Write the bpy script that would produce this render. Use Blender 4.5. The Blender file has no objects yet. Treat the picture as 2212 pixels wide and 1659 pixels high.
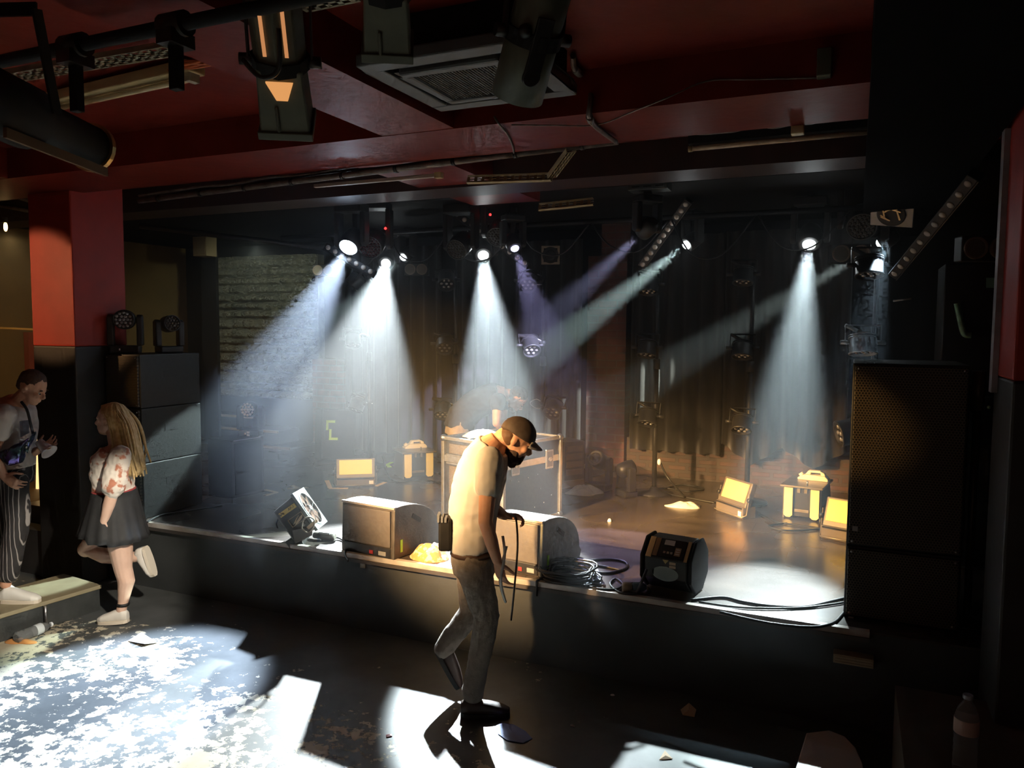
import bpy, bmesh, math, random
from mathutils import Vector, Matrix, Euler
random.seed(7)
V = Vector
S = bpy.context.scene
COL = S.collection
PI = math.pi
R = math.radians

# ------------------------------------------------------------------ camera
F = 1660.0
CAM = V((0, 0, 2.2))
RC = Matrix.Rotation(R(24), 3, 'Z') @ Matrix.Rotation(R(90 - 4.2), 3, 'X') @ Matrix.Rotation(R(0.4), 3, 'Z')
cd = bpy.data.cameras.new('camera'); cam = bpy.data.objects.new('camera', cd); COL.objects.link(cam)
cam.matrix_world = Matrix.Translation(CAM) @ RC.to_4x4()
cd.sensor_width = 36; cd.lens = 36 * F / 2212; cd.clip_start = 0.02; cd.clip_end = 100
S.camera = cam
def ray(px, py): return RC @ V(((px - 1106) / F, -(py - 829.5) / F, -1))
def dep(px, py, d): return CAM + ray(px, py) * d                 # point at a distance in front of the camera
def onz(px, py, z): r = ray(px, py); return CAM + r * ((z - CAM.z) / r.z)
def ony(px, py, y): r = ray(px, py); return CAM + r * (y / r.y)
def onx(px, py, x): r = ray(px, py); return CAM + r * (x / r.x)
ST = 0.56                                                         # stage height
RIGHT = RC @ V((1, 0, 0)); 

# ------------------------------------------------------------------ materials
MATS = {}
def mat(name, col, rough=0.6, metal=0.0, col2=None, nscale=6.0, bump=0.0, bscale=40.0, spec=0.5, emit=None, estr=0.0, trans=0.0, alpha=1.0, sharp=False, coat=0.0, sheen=0.0):
    if name in MATS: return MATS[name]
    m = bpy.data.materials.new(name); m.use_nodes = True
    nt = m.node_tree; b = nt.nodes['Principled BSDF']
    b.inputs['Base Color'].default_value = (*col, 1); b.inputs['Roughness'].default_value = rough
    b.inputs['Metallic'].default_value = metal; b.inputs['Specular IOR Level'].default_value = spec
    if coat: b.inputs['Coat Weight'].default_value = coat
    if sheen: b.inputs['Sheen Weight'].default_value = sheen
    if emit: b.inputs['Emission Color'].default_value = (*emit, 1); b.inputs['Emission Strength'].default_value = estr
    if trans: b.inputs['Transmission Weight'].default_value = trans
    if alpha < 1: b.inputs['Alpha'].default_value = alpha
    tc = nt.nodes.new('ShaderNodeTexCoord')
    if col2 is not None:
        n = nt.nodes.new('ShaderNodeTexNoise'); n.inputs['Scale'].default_value = nscale; n.inputs['Detail'].default_value = 6
        nt.links.new(tc.outputs['Object'], n.inputs['Vector'])
        rp = nt.nodes.new('ShaderNodeValToRGB')
        a, c = (0.52, 0.58) if sharp else (0.35, 0.68)
        rp.color_ramp.elements[0].position = a; rp.color_ramp.elements[1].position = c
        rp.color_ramp.elements[0].color = (*col, 1); rp.color_ramp.elements[1].color = (*col2, 1)
        nt.links.new(n.outputs['Fac'], rp.inputs['Fac']); nt.links.new(rp.outputs['Color'], b.inputs['Base Color'])
    if bump:
        n2 = nt.nodes.new('ShaderNodeTexNoise'); n2.inputs['Scale'].default_value = bscale; n2.inputs['Detail'].default_value = 4
        nt.links.new(tc.outputs['Object'], n2.inputs['Vector'])
        bp = nt.nodes.new('ShaderNodeBump'); bp.inputs['Strength'].default_value = bump; bp.inputs['Distance'].default_value = 0.02
        nt.links.new(n2.outputs['Fac'], bp.inputs['Height']); nt.links.new(bp.outputs['Normal'], b.inputs['Normal'])
    MATS[name] = m
    return m
def emat(name, col, strength):
    if name in MATS: return MATS[name]
    m = bpy.data.materials.new(name); m.use_nodes = True; nt = m.node_tree; nt.nodes.clear()
    e = nt.nodes.new('ShaderNodeEmission'); o = nt.nodes.new('ShaderNodeOutputMaterial')
    e.inputs[0].default_value = (*col, 1); e.inputs[1].default_value = strength
    nt.links.new(e.outputs[0], o.inputs[0]); MATS[name] = m
    return m

# ------------------------------------------------------------------ mesh builder
class MB:
    def __init__(s): s.v = []; s.f = []; s.sm = []; s.M = Matrix.Identity(4)
    def add(s, vs, fs, smooth=False):
        o = len(s.v)
        s.v += [s.M @ V(v) for v in vs]
        for f in fs: s.f.append([i + o for i in f]); s.sm.append(smooth)
        return s
    def box(s, a, b):
        x0, y0, z0 = a; x1, y1, z1 = b
        return s.add([(x0, y0, z0), (x1, y0, z0), (x1, y1, z0), (x0, y1, z0), (x0, y0, z1), (x1, y0, z1), (x1, y1, z1), (x0, y1, z1)],
                     [(0, 3, 2, 1), (4, 5, 6, 7), (0, 1, 5, 4), (1, 2, 6, 5), (2, 3, 7, 6), (3, 0, 4, 7)])
    def cbox(s, c, size):
        c = V(c); h = V(size) * 0.5
        return s.box(c - h, c + h)
    def hexa(s, p):                                               # eight corners, bottom four then top four
        return s.add(p, [(0, 3, 2, 1), (4, 5, 6, 7), (0, 1, 5, 4), (1, 2, 6, 5), (2, 3, 7, 6), (3, 0, 4, 7)])
    def bar(s, p, q, w, h, up=(0, 0, 1)):                         # square bar from p to q
        p = V(p); q = V(q); d = (q - p).normalized(); u = V(up)
        if abs(d.dot(u)) > 0.98: u = V((1, 0, 0))
        a = d.cross(u).normalized() * w / 2; b = a.cross(d).normalized() * h / 2
        return s.hexa([p - a - b, p + a - b, q + a - b, q - a - b, p - a + b, p + a + b, q + a + b, q - a + b])
    def cyl(s, p, q, r0, r1=None, n=16, cap=True):
        r1 = r0 if r1 is None else r1
        p = V(p); q = V(q); d = (q - p).normalized()
        u = V((0, 0, 1)) if abs(d.z) < 0.95 else V((1, 0, 0))
        a = d.cross(u).normalized(); b = d.cross(a)
        vs = []
        for c, r in ((p, r0), (q, r1)):
            for i in range(n):
                t = 2 * PI * i / n; vs.append(c + a * math.cos(t) * r + b * math.sin(t) * r)
        s.add(vs, [(i, i + n, (i + 1) % n + n, (i + 1) % n) for i in range(n)], True)
        if cap:
            if r0 > 0: s.add(vs[:n], [tuple(range(n))])
            if r1 > 0: s.add(vs[n:], [tuple(reversed(range(n)))])
        return s
    def ring(s, c, ax, ri, ro, h, n=24):                          # flat washer
        c = V(c); ax = V(ax).normalized(); u = V((0, 0, 1)) if abs(ax.z) < 0.95 else V((1, 0, 0))
        a = ax.cross(u).normalized(); b = ax.cross(a); vs = []
        for rr, hh in ((ri, 0), (ro, 0), (ro, h), (ri, h)):
            for i in range(n):
                t = 2 * PI * i / n; vs.append(c + ax * hh + a * math.cos(t) * rr + b * math.sin(t) * rr)
        fs = []
        for k in range(4):
            for i in range(n):
                fs.append((k * n + i, k * n + (i + 1) % n, ((k + 1) % 4) * n + (i + 1) % n, ((k + 1) % 4) * n + i))
        return s.add(vs, fs, False)
    def tube(s, pts, r, n=8, cap=True, rad=None):
        pts = [V(p) for p in pts]; m = len(pts); vs = []; fs = []; a = None
        for i, p in enumerate(pts):
            d = (pts[min(i + 1, m - 1)] - pts[max(i - 1, 0)])
            d = d.normalized() if d.length > 1e-9 else V((0, 0, 1))
            if a is None:
                u = V((0, 0, 1)) if abs(d.z) < 0.9 else V((1, 0, 0)); a = d.cross(u).normalized()
            else:
                a = (a - d * a.dot(d)); a = a.normalized() if a.length > 1e-6 else d.orthogonal().normalized()
            b = d.cross(a); rr = rad[i] if rad else r
            for k in range(n):
                t = 2 * PI * k / n; vs.append(p + a * math.cos(t) * rr + b * math.sin(t) * rr)
        for i in range(m - 1):
            for k in range(n): fs.append((i * n + k, i * n + (k + 1) % n, (i + 1) * n + (k + 1) % n, (i + 1) * n + k))
        s.add(vs, fs, True)
        if cap: s.add(vs[:n], [tuple(reversed(range(n)))]); s.add(vs[-n:], [tuple(range(n))])
        return s
    def lathe(s, prof, o=(0, 0, 0), ax=(0, 0, 1), n=20, smooth=True):   # prof: (radius, height)
        o = V(o); ax = V(ax).normalized(); u = V((0, 0, 1)) if abs(ax.z) < 0.95 else V((1, 0, 0))
        a = ax.cross(u).normalized(); b = ax.cross(a); vs = []; fs = []
        for r, h in prof:
            for i in range(n):
                t = 2 * PI * i / n; vs.append(o + ax * h + a * math.cos(t) * r + b * math.sin(t) * r)
        for k in range(len(prof) - 1):
            for i in range(n): fs.append((k * n + i, k * n + (i + 1) % n, (k + 1) * n + (i + 1) % n, (k + 1) * n + i))
        s.add(vs, fs, smooth)
        if prof[0][0] > 1e-5: s.add(vs[:n], [tuple(reversed(range(n)))])
        if prof[-1][0] > 1e-5: s.add(vs[-n:], [tuple(range(n))])
        return s
    def ball(s, c, r, n=12, m=8, rot=None):                       # ellipsoid
        r = (r, r, r) if isinstance(r, (int, float)) else r
        c = V(c); vs = []; fs = []
        for j in range(m + 1):
            ph = PI * j / m
            for i in range(n):
                t = 2 * PI * i / n
                p = V((r[0] * math.sin(ph) * math.cos(t), r[1] * math.sin(ph) * math.sin(t), r[2] * math.cos(ph)))
                if rot is not None: p = rot @ p
                vs.append(c + p)
        for j in range(m):
            for i in range(n): fs.append((j * n + i, (j + 1) * n + i, (j + 1) * n + (i + 1) % n, j * n + (i + 1) % n))
        return s.add(vs, fs, True)
    def prism(s, poly, a, b, axis='y', smooth=False):             # polygon extruded along an axis from a to b
        def P(p, h):
            return {'y': (p[0], h, p[1]), 'x': (h, p[0], p[1]), 'z': (p[0], p[1], h)}[axis]
        n = len(poly)
        vs = [P(p, a) for p in poly] + [P(p, b) for p in poly]
        s.add(vs, [(i, (i + 1) % n, (i + 1) % n + n, i + n) for i in range(n)], smooth)
        s.add(vs, [tuple(reversed(range(n))), tuple(range(n, 2 * n))])
        return s
    def quad(s, a, b, c, d): return s.add([a, b, c, d], [(0, 1, 2, 3)])
    def build(s, name, m, parent=None, bevel=0.0, fix=True, seg=2):
        me = bpy.data.meshes.new(name)
        off = V((0, 0, 0))
        if parent is None and s.v:
            xs = [v.x for v in s.v]; ys = [v.y for v in s.v]; zs = [v.z for v in s.v]
            off = V(((min(xs) + max(xs)) / 2, (min(ys) + max(ys)) / 2, min(zs)))
        me.from_pydata([tuple(v - off) for v in s.v], [], s.f)
        me.polygons.foreach_set('use_smooth', s.sm)
        if fix:
            bm = bmesh.new(); bm.from_mesh(me); bmesh.ops.remove_doubles(bm, verts=bm.verts, dist=1e-5)
            bmesh.ops.recalc_face_normals(bm, faces=bm.faces); bm.to_mesh(me); bm.free()
        me.materials.append(m)
        o = bpy.data.objects.new(name, me); COL.objects.link(o); o.location = off
        if parent is not None: o.parent = parent
        if bevel:
            bv = o.modifiers.new('bevel', 'BEVEL'); bv.width = bevel; bv.segments = seg; bv.limit_method = 'ANGLE'; bv.angle_limit = R(40)
        return o

def tag(o, label, cat, group=None, kind=None):
    if label: o['label'] = label
    if cat: o['category'] = cat
    if group: o['group'] = group
    if kind: o['kind'] = kind
    return o
def thing(name, label, cat, loc=(0, 0, 0), rot=(0, 0, 0), group=None):
    o = bpy.data.objects.new(name, None); COL.objects.link(o); o.empty_display_size = 0.1
    o.location = loc
    if isinstance(rot, Matrix): o.rotation_euler = rot.to_euler()
    elif isinstance(rot, (int, float)): o.rotation_euler = (0, 0, rot)
    else: o.rotation_euler = rot
    return tag(o, label, cat, group)
def struct(o): o['kind'] = 'structure'; return o
def dup(root, loc=None, rot=None, label=None, group=None):
    def cp(o, par):
        c = o.copy(); COL.objects.link(c)
        if par is not None: c.parent = par
        for ch in list(o.children): cp(ch, c)
        return c
    r = cp(root, None)
    if loc is not None: r.location = loc
    if rot is not None: r.rotation_euler = rot.to_euler() if isinstance(rot, Matrix) else ((0, 0, rot) if isinstance(rot, (int, float)) else rot)
    if label: r['label'] = label
    if group: r['group'] = group
    return r
def lookrot(d, up=(0, 0, 1)):                                     # rotation taking local -Z to d, local Y roughly up
    d = V(d).normalized(); z = -d; u = V(up).normalized()
    if abs(z.dot(u)) > 0.99: u = V((0, 1, 0))
    x = u.cross(z).normalized(); y = z.cross(x)
    return Matrix((x, y, z)).transposed()
def text_mesh(name, body, size, m, parent, M, ext=0.0006, align='CENTER'):
    c = bpy.data.curves.new(name, 'FONT'); c.body = body; c.size = size; c.extrude = ext; c.align_x = align; c.align_y = 'CENTER'
    t = bpy.data.objects.new(name + '_curve', c); COL.objects.link(t)
    dg = bpy.context.evaluated_depsgraph_get(); dg.update()
    me = bpy.data.meshes.new_from_object(t.evaluated_get(dg))
    bpy.data.objects.remove(t); bpy.data.curves.remove(c)
    me.materials.clear(); me.materials.append(m)
    o = bpy.data.objects.new(name, me); COL.objects.link(o); o.parent = parent; o.matrix_local = M
    return o
def arc(c, r, a0, a1, n, ax=(1, 0, 0), ay=(0, 0, 1)):
    c = V(c); ax = V(ax); ay = V(ay)
    return [c + ax * r * math.cos(a0 + (a1 - a0) * i / n) + ay * r * math.sin(a0 + (a1 - a0) * i / n) for i in range(n + 1)]
def spline(pts, n=8):                                             # Catmull-Rom through points
    pts = [V(p) for p in pts]; out = []
    for i in range(len(pts) - 1):
        p0 = pts[max(i - 1, 0)]; p1 = pts[i]; p2 = pts[i + 1]; p3 = pts[min(i + 2, len(pts) - 1)]
        for k in range(n):
            t = k / n
            out.append(0.5 * ((2 * p1) + (p2 - p0) * t + (2 * p0 - 5 * p1 + 4 * p2 - p3) * t * t + (3 * p1 - p0 - 3 * p2 + p3) * t ** 3))
    out.append(pts[-1]); return out

# common materials
BLACK = mat('black_metal', (0.012, 0.012, 0.013), 0.45, 0.0, (0.022, 0.021, 0.02), 20, spec=0.5)
BLACKM = mat('black_matte', (0.008, 0.008, 0.009), 0.8, 0.0, (0.014, 0.013, 0.013), 12, spec=0.3)
RUBBER = mat('black_rubber', (0.011, 0.011, 0.012), 0.5)
STEEL = mat('steel', (0.55, 0.55, 0.56), 0.32, 1.0, (0.42, 0.42, 0.43), 30)
CONDUIT = mat('conduit_grey', (0.24, 0.21, 0.19), 0.5, 0.3, (0.12, 0.10, 0.09), 14)
GLASS_LENS = mat('lens_glass', (0.30, 0.28, 0.25), 0.08, 0.6, (0.6, 0.55, 0.5), 60, spec=1.0)
WHITEP = mat('white_paper', (0.75, 0.75, 0.74), 0.7)
# ------------------------------------------------------------------ setting
def brick_mat(name, c1, c2, mortar, scale, rough=0.7, bw=0.5, rh=0.25, bumps=0.6, paint=None, mort=0.02):
    m = bpy.data.materials.new(name); m.use_nodes = True; nt = m.node_tree; b = nt.nodes['Principled BSDF']
    tc = nt.nodes.new('ShaderNodeTexCoord'); sp = nt.nodes.new('ShaderNodeSeparateXYZ'); cb = nt.nodes.new('ShaderNodeCombineXYZ')
    ad = nt.nodes.new('ShaderNodeMath'); ad.operation = 'ADD'
    nt.links.new(tc.outputs['Object'], sp.inputs[0]); nt.links.new(sp.outputs['X'], ad.inputs[0]); nt.links.new(sp.outputs['Y'], ad.inputs[1])
    nt.links.new(ad.outputs[0], cb.inputs['X']); nt.links.new(sp.outputs['Z'], cb.inputs['Y'])
    br = nt.nodes.new('ShaderNodeTexBrick'); br.inputs['Scale'].default_value = scale
    br.inputs['Color1'].default_value = (*c1, 1); br.inputs['Color2'].default_value = (*c2, 1); br.inputs['Mortar'].default_value = (*mortar, 1)
    br.inputs['Mortar Size'].default_value = mort; br.inputs['Brick Width'].default_value = bw; br.inputs['Row Height'].default_value = rh
    nt.links.new(cb.outputs[0], br.inputs['Vector'])
    n = nt.nodes.new('ShaderNodeTexNoise'); n.inputs['Scale'].default_value = 7; n.inputs['Detail'].default_value = 8
    nt.links.new(tc.outputs['Object'], n.inputs['Vector'])
    mx = nt.nodes.new('ShaderNodeMixRGB'); mx.blend_type = 'MULTIPLY'; mx.inputs[0].default_value = 0.8
    rp = nt.nodes.new('ShaderNodeValToRGB'); rp.color_ramp.elements[0].position = 0.3; rp.color_ramp.elements[1].position = 0.75
    rp.color_ramp.elements[0].color = (0.35, 0.33, 0.33, 1)
    nt.links.new(n.outputs['Fac'], rp.inputs['Fac']); nt.links.new(br.outputs['Color'], mx.inputs[1]); nt.links.new(rp.outputs['Color'], mx.inputs[2])
    nt.links.new(mx.outputs[0], b.inputs['Base Color']); b.inputs['Roughness'].default_value = rough
    bp = nt.nodes.new('ShaderNodeBump'); bp.inputs['Strength'].default_value = bumps; bp.inputs['Distance'].default_value = 0.02; bp.invert = True
    ad2 = nt.nodes.new('ShaderNodeMath'); ad2.operation = 'MULTIPLY_ADD'; ad2.inputs[1].default_value = -0.6
    nt.links.new(n.outputs['Fac'], ad2.inputs[0]); nt.links.new(br.outputs['Fac'], ad2.inputs[2])
    nt.links.new(ad2.outputs[0], bp.inputs['Height']); nt.links.new(bp.outputs['Normal'], b.inputs['Normal'])
    return m

# venue floor: dark paint worn through to cream
# object coordinates of the floor slab start at its centre (-3.15, 1.55)
OY1 = 3.95 - 1.55 + 0.15 * (3 - 3.15); OY2 = OY1 - 0.5
def floor_mat():
    m = bpy.data.materials.new('worn_floor_paint'); m.use_nodes = True; nt = m.node_tree; b = nt.nodes['Principled BSDF']
    L = nt.links.new
    tc = nt.nodes.new('ShaderNodeTexCoord')
    def noise(sc, det, rough=0.6):
        n = nt.nodes.new('ShaderNodeTexNoise'); n.inputs['Scale'].default_value = sc; n.inputs['Detail'].default_value = det; n.inputs['Roughness'].default_value = rough
        L(tc.outputs['Object'], n.inputs['Vector']); return n
    def ramp(inp, a, c, ca, cc):
        r = nt.nodes.new('ShaderNodeValToRGB'); r.color_ramp.elements[0].position = a; r.color_ramp.elements[1].position = c
        r.color_ramp.elements[0].color = (*ca, 1); r.color_ramp.elements[1].color = (*cc, 1); L(inp, r.inputs['Fac']); return r
    big = noise(1.1, 4); fine = noise(15, 7, 0.65); mid = noise(2.5, 5)
    paint = ramp(mid.outputs['Fac'], 0.35, 0.7, (0.055, 0.060, 0.057), (0.11, 0.115, 0.113))
    cream = ramp(noise(3.3, 5).outputs['Fac'], 0.35, 0.65, (0.42, 0.36, 0.25), (0.58, 0.53, 0.40))
    # wear mask = fine flakes where the broad wear map allows it; worn mostly at the left of the hall
    sp = nt.nodes.new('ShaderNodeSeparateXYZ'); L(tc.outputs['Object'], sp.inputs[0])
    gs = nt.nodes.new('ShaderNodeMath'); gs.operation = 'MULTIPLY_ADD'; gs.inputs[1].default_value = 0.15; L(sp.outputs['X'], gs.inputs[0]); L(sp.outputs['Y'], gs.inputs[2])
    gx = nt.nodes.new('ShaderNodeMapRange'); gx.inputs[1].default_value = OY1; gx.inputs[2].default_value = OY2; gx.inputs[3].default_value = -0.13; gx.inputs[4].default_value = 0.045
    L(gs.outputs[0], gx.inputs[0])
    m1 = nt.nodes.new('ShaderNodeMath'); m1.operation = 'MULTIPLY'; m1.inputs[1].default_value = 0.75; L(fine.outputs['Fac'], m1.inputs[0])
    m2 = nt.nodes.new('ShaderNodeMath'); m2.operation = 'MULTIPLY_ADD'; m2.inputs[1].default_value = 0.5; L(big.outputs['Fac'], m2.inputs[0]); L(m1.outputs[0], m2.inputs[2])
    m3 = nt.nodes.new('ShaderNodeMath'); m3.operation = 'ADD'; L(m2.outputs[0], m3.inputs[0]); L(gx.outputs[0], m3.inputs[1])
    msk = ramp(m3.outputs[0], 0.665, 0.68, (0, 0, 0), (1, 1, 1))
    mx = nt.nodes.new('ShaderNodeMixRGB'); L(msk.outputs['Color'], mx.inputs[0]); L(paint.outputs['Color'], mx.inputs[1]); L(cream.outputs['Color'], mx.inputs[2])
    L(mx.outputs[0], b.inputs['Base Color']); b.inputs['Roughness'].default_value = 0.45; b.inputs['Specular IOR Level'].default_value = 0.4
    bp = nt.nodes.new('ShaderNodeBump'); bp.inputs['Strength'].default_value = 0.3; bp.inputs['Distance'].default_value = 0.006; bp.invert = True
    L(msk.outputs['Color'], bp.inputs['Height']); L(bp.outputs['Normal'], b.inputs['Normal'])
    return m
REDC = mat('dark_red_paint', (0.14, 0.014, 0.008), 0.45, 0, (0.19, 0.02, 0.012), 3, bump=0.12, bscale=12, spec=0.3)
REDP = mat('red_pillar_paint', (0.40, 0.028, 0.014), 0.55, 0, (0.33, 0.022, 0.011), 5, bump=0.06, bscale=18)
BLKP = mat('black_wall_paint', (0.018, 0.017, 0.017), 0.55, 0, (0.030, 0.028, 0.027), 4, bump=0.1, bscale=14)
BLKW = mat('black_rough_wall', (0.006, 0.0055, 0.0055), 0.8, 0, (0.010, 0.009, 0.009), 4, spec=0.2)
STAGEF = mat('stage_front_black', (0.035, 0.038, 0.038), 0.6, 0, (0.052, 0.056, 0.056), 2.5, bump=0.05, bscale=30)
def stagefloor_mat():
    m = bpy.data.materials.new('stage_floor_boards'); m.use_nodes = True; nt = m.node_tree; b = nt.nodes['Principled BSDF']; L = nt.links.new
    tc = nt.nodes.new('ShaderNodeTexCoord')
    n = nt.nodes.new('ShaderNodeTexNoise'); n.inputs['Scale'].default_value = 1.6; n.inputs['Detail'].default_value = 3
    mp = nt.nodes.new('ShaderNodeMapping'); mp.inputs['Scale'].default_value = (1, 3, 1); L(tc.outputs['Object'], mp.inputs[0]); L(mp.outputs[0], n.inputs['Vector'])
    rp = nt.nodes.new('ShaderNodeValToRGB'); rp.color_ramp.elements[0].position = 0.3; rp.color_ramp.elements[1].position = 0.72
    rp.color_ramp.elements[0].color = (0.046, 0.038, 0.034, 1); rp.color_ramp.elements[1].color = (0.09, 0.074, 0.064, 1)
    L(n.outputs['Fac'], rp.inputs['Fac'])
    br = nt.nodes.new('ShaderNodeTexBrick'); br.inputs['Scale'].default_value = 1; br.inputs['Brick Width'].default_value = 2.44; br.inputs['Row Height'].default_value = 1.22
    br.inputs['Mortar Size'].default_value = 0.004; br.inputs['Color1'].default_value = (1, 1, 1, 1); br.inputs['Color2'].default_value = (1, 1, 1, 1); br.inputs['Mortar'].default_value = (0.25, 0.22, 0.2, 1)
    L(tc.outputs['Object'], br.inputs['Vector'])
    mx = nt.nodes.new('ShaderNodeMixRGB'); mx.blend_type = 'MULTIPLY'; mx.inputs[0].default_value = 1; L(rp.outputs[0], mx.inputs[1]); L(br.outputs[0], mx.inputs[2])
    L(mx.outputs[0], b.inputs['Base Color'])
    n2 = nt.nodes.new('ShaderNodeTexNoise'); n2.inputs['Scale'].default_value = 1.5; n2.inputs['Detail'].default_value = 2; L(tc.outputs['Object'], n2.inputs['Vector'])
    mr = nt.nodes.new('ShaderNodeMapRange'); mr.inputs[3].default_value = 0.20; mr.inputs[4].default_value = 0.34; L(n2.outputs['Fac'], mr.inputs[0]); L(mr.outputs[0], b.inputs['Roughness'])
    bp = nt.nodes.new('ShaderNodeBump'); bp.inputs['Strength'].default_value = 0.0; bp.inputs['Distance'].default_value = 0.01; L(n2.outputs['Fac'], bp.inputs['Height']); L(bp.outputs[0], b.inputs['Normal'])
    return m
SX1 = ony(301, 900, 4.56).x
XL, XR, YB = -9.5, 3.2, 8.9
struct(MB().box((XL, -1.5, -0.1), (XR, 4.6, 0)).build('floor', floor_mat()))
struct(MB().box((-6.9, 4.54, 0.0), (XR, YB, ST - 0.012)).box((XL, 5.9, 0), (-6.9, YB, ST - 0.012)).build('stage_front_wall', STAGEF))
o = struct(MB().box((-6.9, 4.52, ST - 0.012), (XR, YB, ST)).box((XL, 5.9, ST - 0.012), (-6.9, YB, ST)).build('stage_floor', stagefloor_mat()))
# edge strip of the stage, pale worn aluminium
EDGE = mat('edge_strip', (0.55, 0.52, 0.48), 0.4, 0.0, (0.30, 0.24, 0.20), 5, spec=0.6)
struct(MB().box((SX1, 4.508, ST - 0.03), (0.13, 4.548, ST + 0.004)).build('trim_1', EDGE))
struct(MB().box((SX1, 4.50, ST - 0.055), (0.13, 4.53, ST - 0.03)).build('trim_2', mat('edge_wood', (0.06, 0.05, 0.045), 0.6)))
# ceiling with dropped beams
ZC, ZB = 3.50, 3.28
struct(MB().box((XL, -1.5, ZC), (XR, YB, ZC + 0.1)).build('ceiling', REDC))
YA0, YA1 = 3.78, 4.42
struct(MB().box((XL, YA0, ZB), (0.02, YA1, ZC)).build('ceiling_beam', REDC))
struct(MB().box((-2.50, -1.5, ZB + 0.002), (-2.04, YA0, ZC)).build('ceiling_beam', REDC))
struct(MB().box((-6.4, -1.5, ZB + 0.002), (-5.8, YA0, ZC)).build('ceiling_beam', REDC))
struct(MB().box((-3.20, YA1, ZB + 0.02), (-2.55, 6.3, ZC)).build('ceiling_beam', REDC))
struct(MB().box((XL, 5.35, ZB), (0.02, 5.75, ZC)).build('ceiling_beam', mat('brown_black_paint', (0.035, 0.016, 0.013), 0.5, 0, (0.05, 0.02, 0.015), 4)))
struct(MB().box((0.02, -1.5, ZB - 0.12), (0.62, 8.9, ZC)).build('ceiling_beam', mat('dead_black_paint', (0.0025, 0.002, 0.0022), 0.9, spec=0.05)))
struct(MB().box((XL, 6.3, ZB + 0.1), (XR, YB, ZC - 0.01)).build('ceiling_panel', BLKW))
# walls
struct(MB().box((XL, YB, 0), (XR, YB + 0.15, ZC)).build('wall_back', BLKW))
struct(MB().box((XR, -1.5, 0), (XR + 0.15, YB, ZC)).build('wall_right', BLKW))
struct(MB().box((XL - 0.15, -1.5, 0), (XL, YB, ZC)).build('wall_left', mat('ochre_wall', (0.20, 0.13, 0.045), 0.6, 0, (0.15, 0.10, 0.035), 3)))
# pillars, red over black
def pillar(x0, x1, y0, y1, ztop=ZC, zb=2.02):
    b = struct(MB().box((x0, y0, 0), (x1, y1, zb)).build('pillar', BLKP, bevel=0.012))
    r = struct(MB().box((x0, y0, zb), (x1, y1, ztop)).build('pillar', REDP, bevel=0.012))
    return b, r
pillar(-6.36, -5.84, 4.30, 4.80)
pillar(0.64, 1.5, 3.98, 4.46, zb=1.98)
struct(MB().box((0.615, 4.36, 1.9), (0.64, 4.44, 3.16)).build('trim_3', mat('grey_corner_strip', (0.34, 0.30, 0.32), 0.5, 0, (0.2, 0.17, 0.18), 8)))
# brick column in the middle of the back wall
BRK = brick_mat('red_brick', (0.16, 0.055, 0.035), (0.12, 0.042, 0.03), (0.13, 0.085, 0.07), 1.0, 0.7, 0.225, 0.085, mort=0.009)
pc = ony(1266, 900, 8.45); pc2 = ony(1349, 900, 8.45)
struct(MB().box((pc.x, 8.45, ST), (pc2.x, YB, 3.02)).box((pc.x + 0.14, 8.5, 3.0), (pc2.x + 0.02, YB, 3.4)).build('brick_column', BRK))
pb = ony(676, 900, 8.6); pb2 = ony(742, 900, 8.6)
struct(MB().box((pb.x, 8.6, ST), (pb2.x, YB, 1.75)).build('brick_column', BRK))
# rubble stone facing on the back wall at the left
def stone_wall():
    a = ony(470, 700, 8.72); c = ony(684, 700, 8.72)
    nx, nz = 150, 150; z0, z1 = 1.15, 3.2
    rnd = random.Random(3)
    rows = []; z = z0
    while z < z1:
        h = rnd.uniform(0.09, 0.17); xs = []; x = a.x - 0.1
        while x < c.x + 0.1:
            w = rnd.uniform(0.12, 0.32); xs.append((x, x + w, rnd.uniform(0.0, 0.06))); x += w
        rows.append((z, z + h, xs)); z += h
    b = MB(); vs = []
    for j in range(nz + 1):
        z = z0 + (z1 - z0) * j / nz
        for i in range(nx + 1):
            x = a.x + (c.x - a.x) * i / nx; d = 0
            for (r0, r1, xs) in rows:
                if r0 <= z < r1:
                    for (x0, x1, e) in xs:
                        if x0 <= x < x1:
                            u = min(x - x0, x1 - x) / 0.03; w = min(z - r0, r1 - z) / 0.03
                            d = (0.05 + e * 1.4) * min(1, u) * min(1, w)
            d += rnd.uniform(-0.012, 0.016)
            vs.append((x, 8.75 - d, z))
    fs = [(j * (nx + 1) + i, j * (nx + 1) + i + 1, (j + 1) * (nx + 1) + i + 1, (j + 1) * (nx + 1) + i) for j in range(nz) for i in range(nx)]
    b.add(vs, fs, False)
    b.box((a.x, 8.76, z0), (c.x, YB, z1))
    struct(b.build('wall_stone', mat('rubble_stone', (0.13, 0.135, 0.105), 0.45, 0, (0.24, 0.23, 0.17), 9, bump=0.5, bscale=30, spec=0.6), fix=False))
stone_wall()
# pier between the left stack and the stone wall, and the box above it
p = ony(436, 700, 7.95); q = ony(468, 700, 7.95)
struct(MB().box((p.x, 7.95, ST), (q.x, 8.0, 3.2)).build('pillar', BLKW))
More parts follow.
